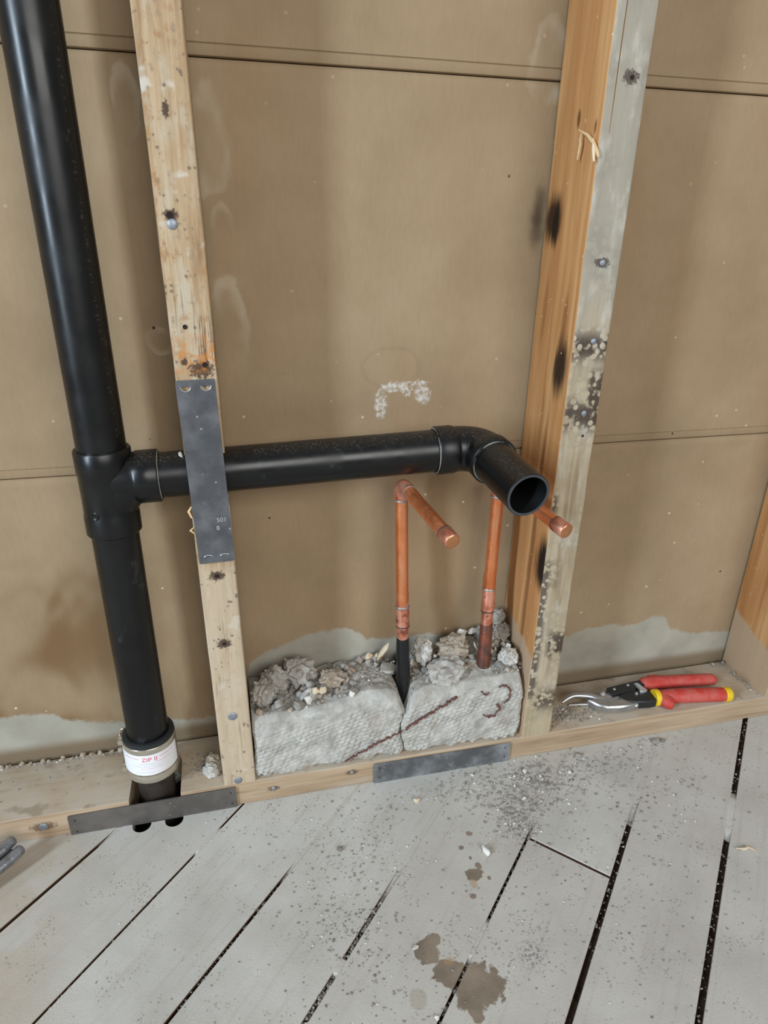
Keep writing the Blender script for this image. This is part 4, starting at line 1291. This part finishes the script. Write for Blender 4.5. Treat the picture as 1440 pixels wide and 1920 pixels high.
# white chip wedged on the drain arm beside the nail plate
chipset = rock('plastic_chip', SH[2], (-.0100, .0190, .4690), (.0022, .0018, .0052), 'white', 'tiny white chip stuck on the black drain arm beside the upright nail plate', 'chip', rot=(.2, -.5, 0))

# single stones on the floor
def fstone(x, y, size, me, mat, label, name='pebble', rot=(0, 0, .4)):
    rock(name, me, (x, y, size[2] * .72), size, mat, label, 'stone', None, rot)
fstone(.3005, -.1355, (.0058, .0088, .0046), SH[4], 'white', 'white pointed stone chip on the floor above the brown damp spot', rot=(0, 0, .25))
fstone(.2405, -.0440, (.0056, .0052, .0036), SH[6], 'cream', 'tan stone on the floor in front of the shiny nail plate')
fstone(.1870, -.2290, (.0045, .0030, .0022), SH[0], 'white', 'bright white crumb at the left tip of the damp spots')
fstone(.1310, -.0950, (.0036, .0034, .0026), CS[0], 'grit_dark', 'dark round pebble on the floor left of the gritty patch')
fstone(.4000, -.0280, (.0044, .0040, .0030), SH[3], 'white', 'white pebble on the floor just under the right end of the shiny nail plate')
fstone(.3790, -.0720, (.0044, .0030, .0026), SH[5], 'white', 'white oval pebble among the grit, nearest the plank end joint')
fstone(.4130, -.0560, (.0040, .0040, .0030), CS[1], 'grit', 'grey round pebble in the grit right of the shiny nail plate')
fstone(.6120, -.0150, (.0060, .0050, .0036), CS[3], 'grit', 'grey stone on the floor in front of the snips')
fstone(.6230, -.0160, (.0036, .0036, .0028), CS[0], 'grit_dark', 'dark small stone on the floor in front of the snips')
fstone(.4870, -.0165, (.0050, .0044, .0034), CS[2], 'grit', 'grey stone close to the bottom plate right of the orange stud')
fstone(.4600, -.0420, (.0036, .0034, .0026), SH[7], 'white', 'small white stone on the floor below the orange stud')
fstone(.1880, -.2980, (.0030, .0028, .0022), SH[1], 'white', 'small white stone near the bottom edge left of the big damp spot')
sp = tag(mesh('wood_splinter', *sweep([(.598, -.199, .0022), (.606, -.2035, .0040), (.613, -.2015, .0030), (.619, -.207, .0022)], [.0006, .0020, .0018, .0006], 7, .6), 'cream', smooth=60), 'pale wood splinter on the floor at the right edge', 'splinter')

# ------------------------------------------------------------------ uncountable grit
def grains(name, label, clusters, n_mat, zf, seed):
    r = np.random.default_rng(seed)
    V, F, MI = [], [], []
    for cx, cy, sx, sy, n, s0, s1, rot in clusters:
        ca, sa = math.cos(rot), math.sin(rot)
        for _ in range(n):
            a, c = r.normal(0, sx), r.normal(0, sy)
            x, y = cx + a * ca - c * sa, cy + a * sa + c * ca
            z = zf(x, y)
            if z is None: continue
            s = s0 + (s1 - s0) * r.random() ** 2.5
            k = len(V); q = r.uniform(.6, 1.2, 6) * s; ph = r.uniform(0, 6.28)
            for j in range(4): V.append((x + q[j] * math.cos(ph + j * 1.571), y + q[j] * math.sin(ph + j * 1.571), z + .2 * s))
            V.append((x, y, z + .2 * s + q[4] * .75)); V.append((x, y, z - .05 * s))
            F += [(k, k + 1, k + 4), (k + 1, k + 2, k + 4), (k + 2, k + 3, k + 4), (k + 3, k, k + 4), (k + 1, k, k + 5), (k + 2, k + 1, k + 5), (k + 3, k + 2, k + 5), (k, k + 3, k + 5)]
            u = r.random(); m = 0 if u < .60 else (1 if u < .90 else 2)
            MI += [m] * 8
    o = mesh(name, V, F, ['grit', 'grit_dark', 'grit_white'], None, None, MI)
    return tag(o, label, 'grit', kind='stuff')
on_floor = lambda x, y: 0.0 if y < -.0035 else None
da = math.radians(ANG)
floor_clusters = [(.395, -.045, .05, .022, 900, .0005, .0030, .15), (.36, -.095, .02, .018, 420, .0005, .0030, .8), (.45, -.05, .05, .02, 380, .0004, .0024, .1),
                  (.30, -.03, .05, .014, 320, .0004, .0022, .2), (.16, -.11, .035, .035, 520, .0004, .0020, .8), (.12, -.19, .02, .03, 380, .0004, .0020, .8),
                  (.56, -.10, .06, .04, 420, .0004, .0026, .3), (.55, -.03, .06, .012, 260, .0004, .0022, .1), (.30, -.25, .025, .025, 260, .0003, .0014, .5),
                  (.34, -.20, .06, .04, 240, .0004, .0020, .3), (.45, -.25, .06, .05, 240, .0004, .0018, .2), (.05, -.14, .09, .06, 260, .0003, .0014, .3), (-.05, -.08, .08, .03, 160, .0003, .0014, .3),
                  (.15, -.26, .06, .03, 240, .0004, .0020, .3), (.60, -.2, .08, .06, 200, .0004, .0018, .3), (.2, -.35, .2, .08, 260, .0004, .0018, 0), (.08, -.035, .06, .02, 160, .0003, .0015, 0)]
floor_clusters = floor_clusters[:3] + [(a, c, e, g_, int(n * .8), s0, s1, q) for a, c, e, g_, n, s0, s1, q in floor_clusters[3:]]
grains('floor_grit', 'loose grey grit and dust scattered over the plank floor', floor_clusters, 3, on_floor, 3)
seam_clusters = []
for li, (a, c) in {1: (-.17, .0), 2: (-.05, .09), 3: (.07, .20), 4: (.19, .36), 5: (.36, .52), 6: (.43, .78)}.items():
    p, d, g_ = lines[NL + li]
    for k in range(22):
        x = a + (c - a) * (k + .5) / 22; t = (x - p.x) / d.x; q = p + d * t
        dens = {1: 4, 2: 5, 3: 22, 4: 7, 5: 2, 6: 5}[li]
        seam_clusters.append((q.x, q.y, .006, g_ * .36, dens, .0008, .0026, math.atan2(d.y, d.x)))
grains('seam_grit', 'grit caught in the seams between the floor planks', seam_clusters, 3, lambda x, y: -.0040 if y < -.004 else None, 4)
plate_clusters = [(.478, .034, .018, .012, 320, .0005, .0030, 0), (.515, .030, .022, .010, 160, .0005, .0026, 0), (.52, .075, .05, .012, 90, .0004, .0018, 0), (.70, .03, .06, .02, 60, .0004, .0016, 0),
                  (-.19, .06, .06, .02, 50, .0004, .0018, 0), (-.02, .045, .014, .012, 160, .0005, .0028, 0), (-.2, .091, .05, .002, 160, .0006, .0026, 0), (.797, .05, .003, .025, 120, .0005, .0022, 0)]
grains('plate_grit', 'loose grit lying on the bottom plate', plate_clusters, 3, lambda x, y: H if (0.004 < y < .093 and not (HX0 - .003 < x < HX1 + .003 and y < .085) and not (.0 < x < .041) and not (.4045 < x < .448) and not (.045 < x < .4)) else None, 6)
top_clusters = [(.085, .05, .03, .025, 500, .0006, .0030, 0), (.15, .045, .03, .025, 600, .0005, .0026, 0), (.20, .07, .02, .015, 200, .0005, .0024, 0), (.29, .05, .035, .025, 500, .0006, .0030, 0), (.378, .05, .016, .028, 420, .0006, .0032, 0)]
grains('block_grit', 'fine mortar grit covering the broken top of the mortar blocks', top_clusters, 3, lambda x, y: float(top_at(x, y)) if (.043 < x < .4 and .014 < y < .092) else None, 8)

# ------------------------------------------------------------------ red-handled snips
Z0 = H
snips = empty('tin_snips', (.62, .035, Z0), 'aviation snips with red and yellow grips lying on the bottom plate', 'snips')
def spline(P, n=24):
    P = [Vector(p) for p in P]; out = []
    for i in range(len(P) - 1):
        p0, p1, p2, p3 = P[max(i - 1, 0)], P[i], P[i + 1], P[min(i + 2, len(P) - 1)]
        for k in range(n // (len(P) - 1)):
            t = k / (n // (len(P) - 1))
            out.append(.5 * ((2 * p1) + (p2 - p0) * t + (2 * p0 - 5 * p1 + 4 * p2 - p3) * t * t + (3 * p1 - p0 - 3 * p2 + p3) * t ** 3))
    return out + [P[-1]]
def rad(keys, n):
    t = np.linspace(0, 1, n); return list(np.interp(t, [k[0] for k in keys], [k[1] for k in keys]))
hu = spline([(.6255, .0560, Z0 + .0105), (.650, .0560, Z0 + .0110), (.695, .0515, Z0 + .0105), (.7500, .0455, Z0 + .0095)])
o = mesh('grip', *sweep(hu, rad([(0, .0080), (.06, .0104), (.16, .0116), (.5, .0106), (.88, .0100), (.97, .0088), (1, .0050)], len(hu)), 20, .86, up=(0, 0, 1)), 'red', snips, smooth=50)
cut(o, [lathe((.7435, .0465, Z0 - .01), (.25, .35, 1), [(0, .0026), (.05, .0026)], 16)])
mesh('thumb_stop', *sweep(spline([(.640, .063, Z0 + .011), (.648, .068, Z0 + .012), (.658, .0665, Z0 + .0115), (.668, .0615, Z0 + .011)]), .0042, 12), 'red', o, smooth=50)
hl = spline([(.6290, .0235, Z0 + .0115), (.655, .0210, Z0 + .0120), (.695, .0155, Z0 + .0115), (.7390, .0085, Z0 + .0105)])
o = mesh('grip', *sweep(hl, rad([(0, .0108), (.15, .0110), (.5, .0120), (.9, .0114), (1, .0106)], len(hl)), 20, .88, up=(0, 0, 1)), 'red', snips, smooth=50)
d_ = (hl[-1] - hl[-2]).normalized()
mesh('end_band', *lathe(hl[-1] - d_ * .004, d_, [(0, .0100), (0, .0112), (.008, .0109), (.011, .0092), (.0125, .0060)], 24), 'yellow', o, smooth=40)
mesh('collar', *lathe((.6255, .0240, Z0 + .0115), (1, -.1, 0), [(0, .0090), (0, .0118), (.0008, .0124), (.0072, .0124), (.008, .0118), (.008, .0090)], 24), 'yellow', o, smooth=40)
mesh('finger_guard', *sweep(spline([(.638, .0210, Z0 + .0120), (.6400, .0135, Z0 + .0115), (.6435, .0085, Z0 + .0105), (.6475, .0055, Z0 + .0100)], 12), rad([(0, .0100), (.5, .0108), (.85, .0092), (1, .0045)], 13), 14, .85, up=(0, 0, 1)), 'red', o, smooth=50)
def flat(name, pts, z0, z1, mat, parent, bev=.0012): return mesh(name, *prism(pts, Z0 + z0, Z0 + z1 + .003, bev), mat, parent, smooth=35)
au = flat('arm', [(.5600, .0440), (.5655, .0545), (.5980, .0590), (.6280, .0615), (.6400, .0590), (.6400, .0505), (.6240, .0490), (.6142, .0505), (.6058, .0425), (.5640, .0385)], .0065, .0135, 'black', snips)
al = flat('arm', [(.5720, .0330), (.5790, .0385), (.6058, .0435), (.6140, .0370), (.6290, .0360), (.6290, .0150), (.6120, .0140), (.5930, .0170), (.5790, .0240)], .0030, .0118, 'black', snips)
flat('latch', [(.6110, .0540), (.6170, .0540), (.6215, .0350), (.6150, .0330), (.6090, .0345), (.6120, .0420)], .0145, .0150, 'bright', snips, .0005)
for x, y in [(.5748, .0490), (.6002, .0530), (.6023, .0330)]:
    mesh('rivet', *lathe((x, y, Z0 + .0142), (0, 0, 1), [(0, .0022), (.0028, .0022), (.0034, .0016)], 14), 'bright', snips, smooth=40)
def blade(name, pts, zs, rr, fl):
    P = spline(pts); return mesh(name, *sweep(P, rad(rr, len(P)), 14, fl, up=(0, 0, 1)), 'chrome', snips, smooth=50)
blade('blade', [(.4900, .0485, Z0 + .0070), (.5090, .0535, Z0 + .0125), (.5340, .0480, Z0 + .0120), (.5480, .0405, Z0 + .0095), (.5640, .0430, Z0 + .0095)], 0, [(0, .0012), (.2, .0046), (.6, .0056), (1, .0066)], .8)
blade('blade', [(.5000, .0455, Z0 + .0030), (.5300, .0400, Z0 + .0040), (.5450, .0300, Z0 + .0060), (.5650, .0265, Z0 + .0075), (.5820, .0270, Z0 + .0075), (.5960, .0215, Z0 + .0075)], 0, [(0, .0010), (.3, .0044), (.5, .0078), (.8, .0098), (1, .0090)], .7)
flat('blade_body', [(.5260, .0395), (.5330, .0275), (.5450, .0180), (.5650, .0145), (.5850, .0140), (.5965, .0165), (.5975, .0300), (.5800, .0385), (.5600, .0385), (.5430, .0405)], .0030, .0100, 'chrome', snips, .0020)
mesh('pivot_bolt', *lathe((.5545, .0455, Z0 + .0100), (0, 0, 1), [(0, .0046), (.0040, .0046), (.0048, .0036), (.0048, .0022), (.0066, .0022), (.0070, .0016)], 6), 'bright', snips, smooth=30)

# ------------------------------------------------------------------ grey tool at the left edge
tool = empty('hand_tool', (-.262, -.040, 0), 'grey metal tool with two parallel bars at the left edge by the bottom plate', 'tool')
for dx, dy, dz, L in ((0, 0, .0195, .0), (.010, -.0095, .0135, .004)):
    P = spline([(-.2375 + dx * .9 + L * .2, -.0215 + dy, .010 + dz), (-.252 + dx, -.036 + dy, .007 + dz), (-.285 + dx, -.064 + dy, .002 + dz), (-.335 + dx, -.108 + dy, -.0045 + dz)])
    mesh('bar', *sweep(P, rad([(0, .0030), (.05, .0062), (.2, .0068), (.5, .0066), (1, .0066)], len(P)), 16, .9), 'grey_tool', tool, smooth=50)
mesh('web', *sweep(spline([(-.240, -.029, .0215), (-.256, -.0425, .0165), (-.285, -.068, .0115), (-.33, -.108, .0055)]), .0035, 10), 'black', tool, smooth=50)
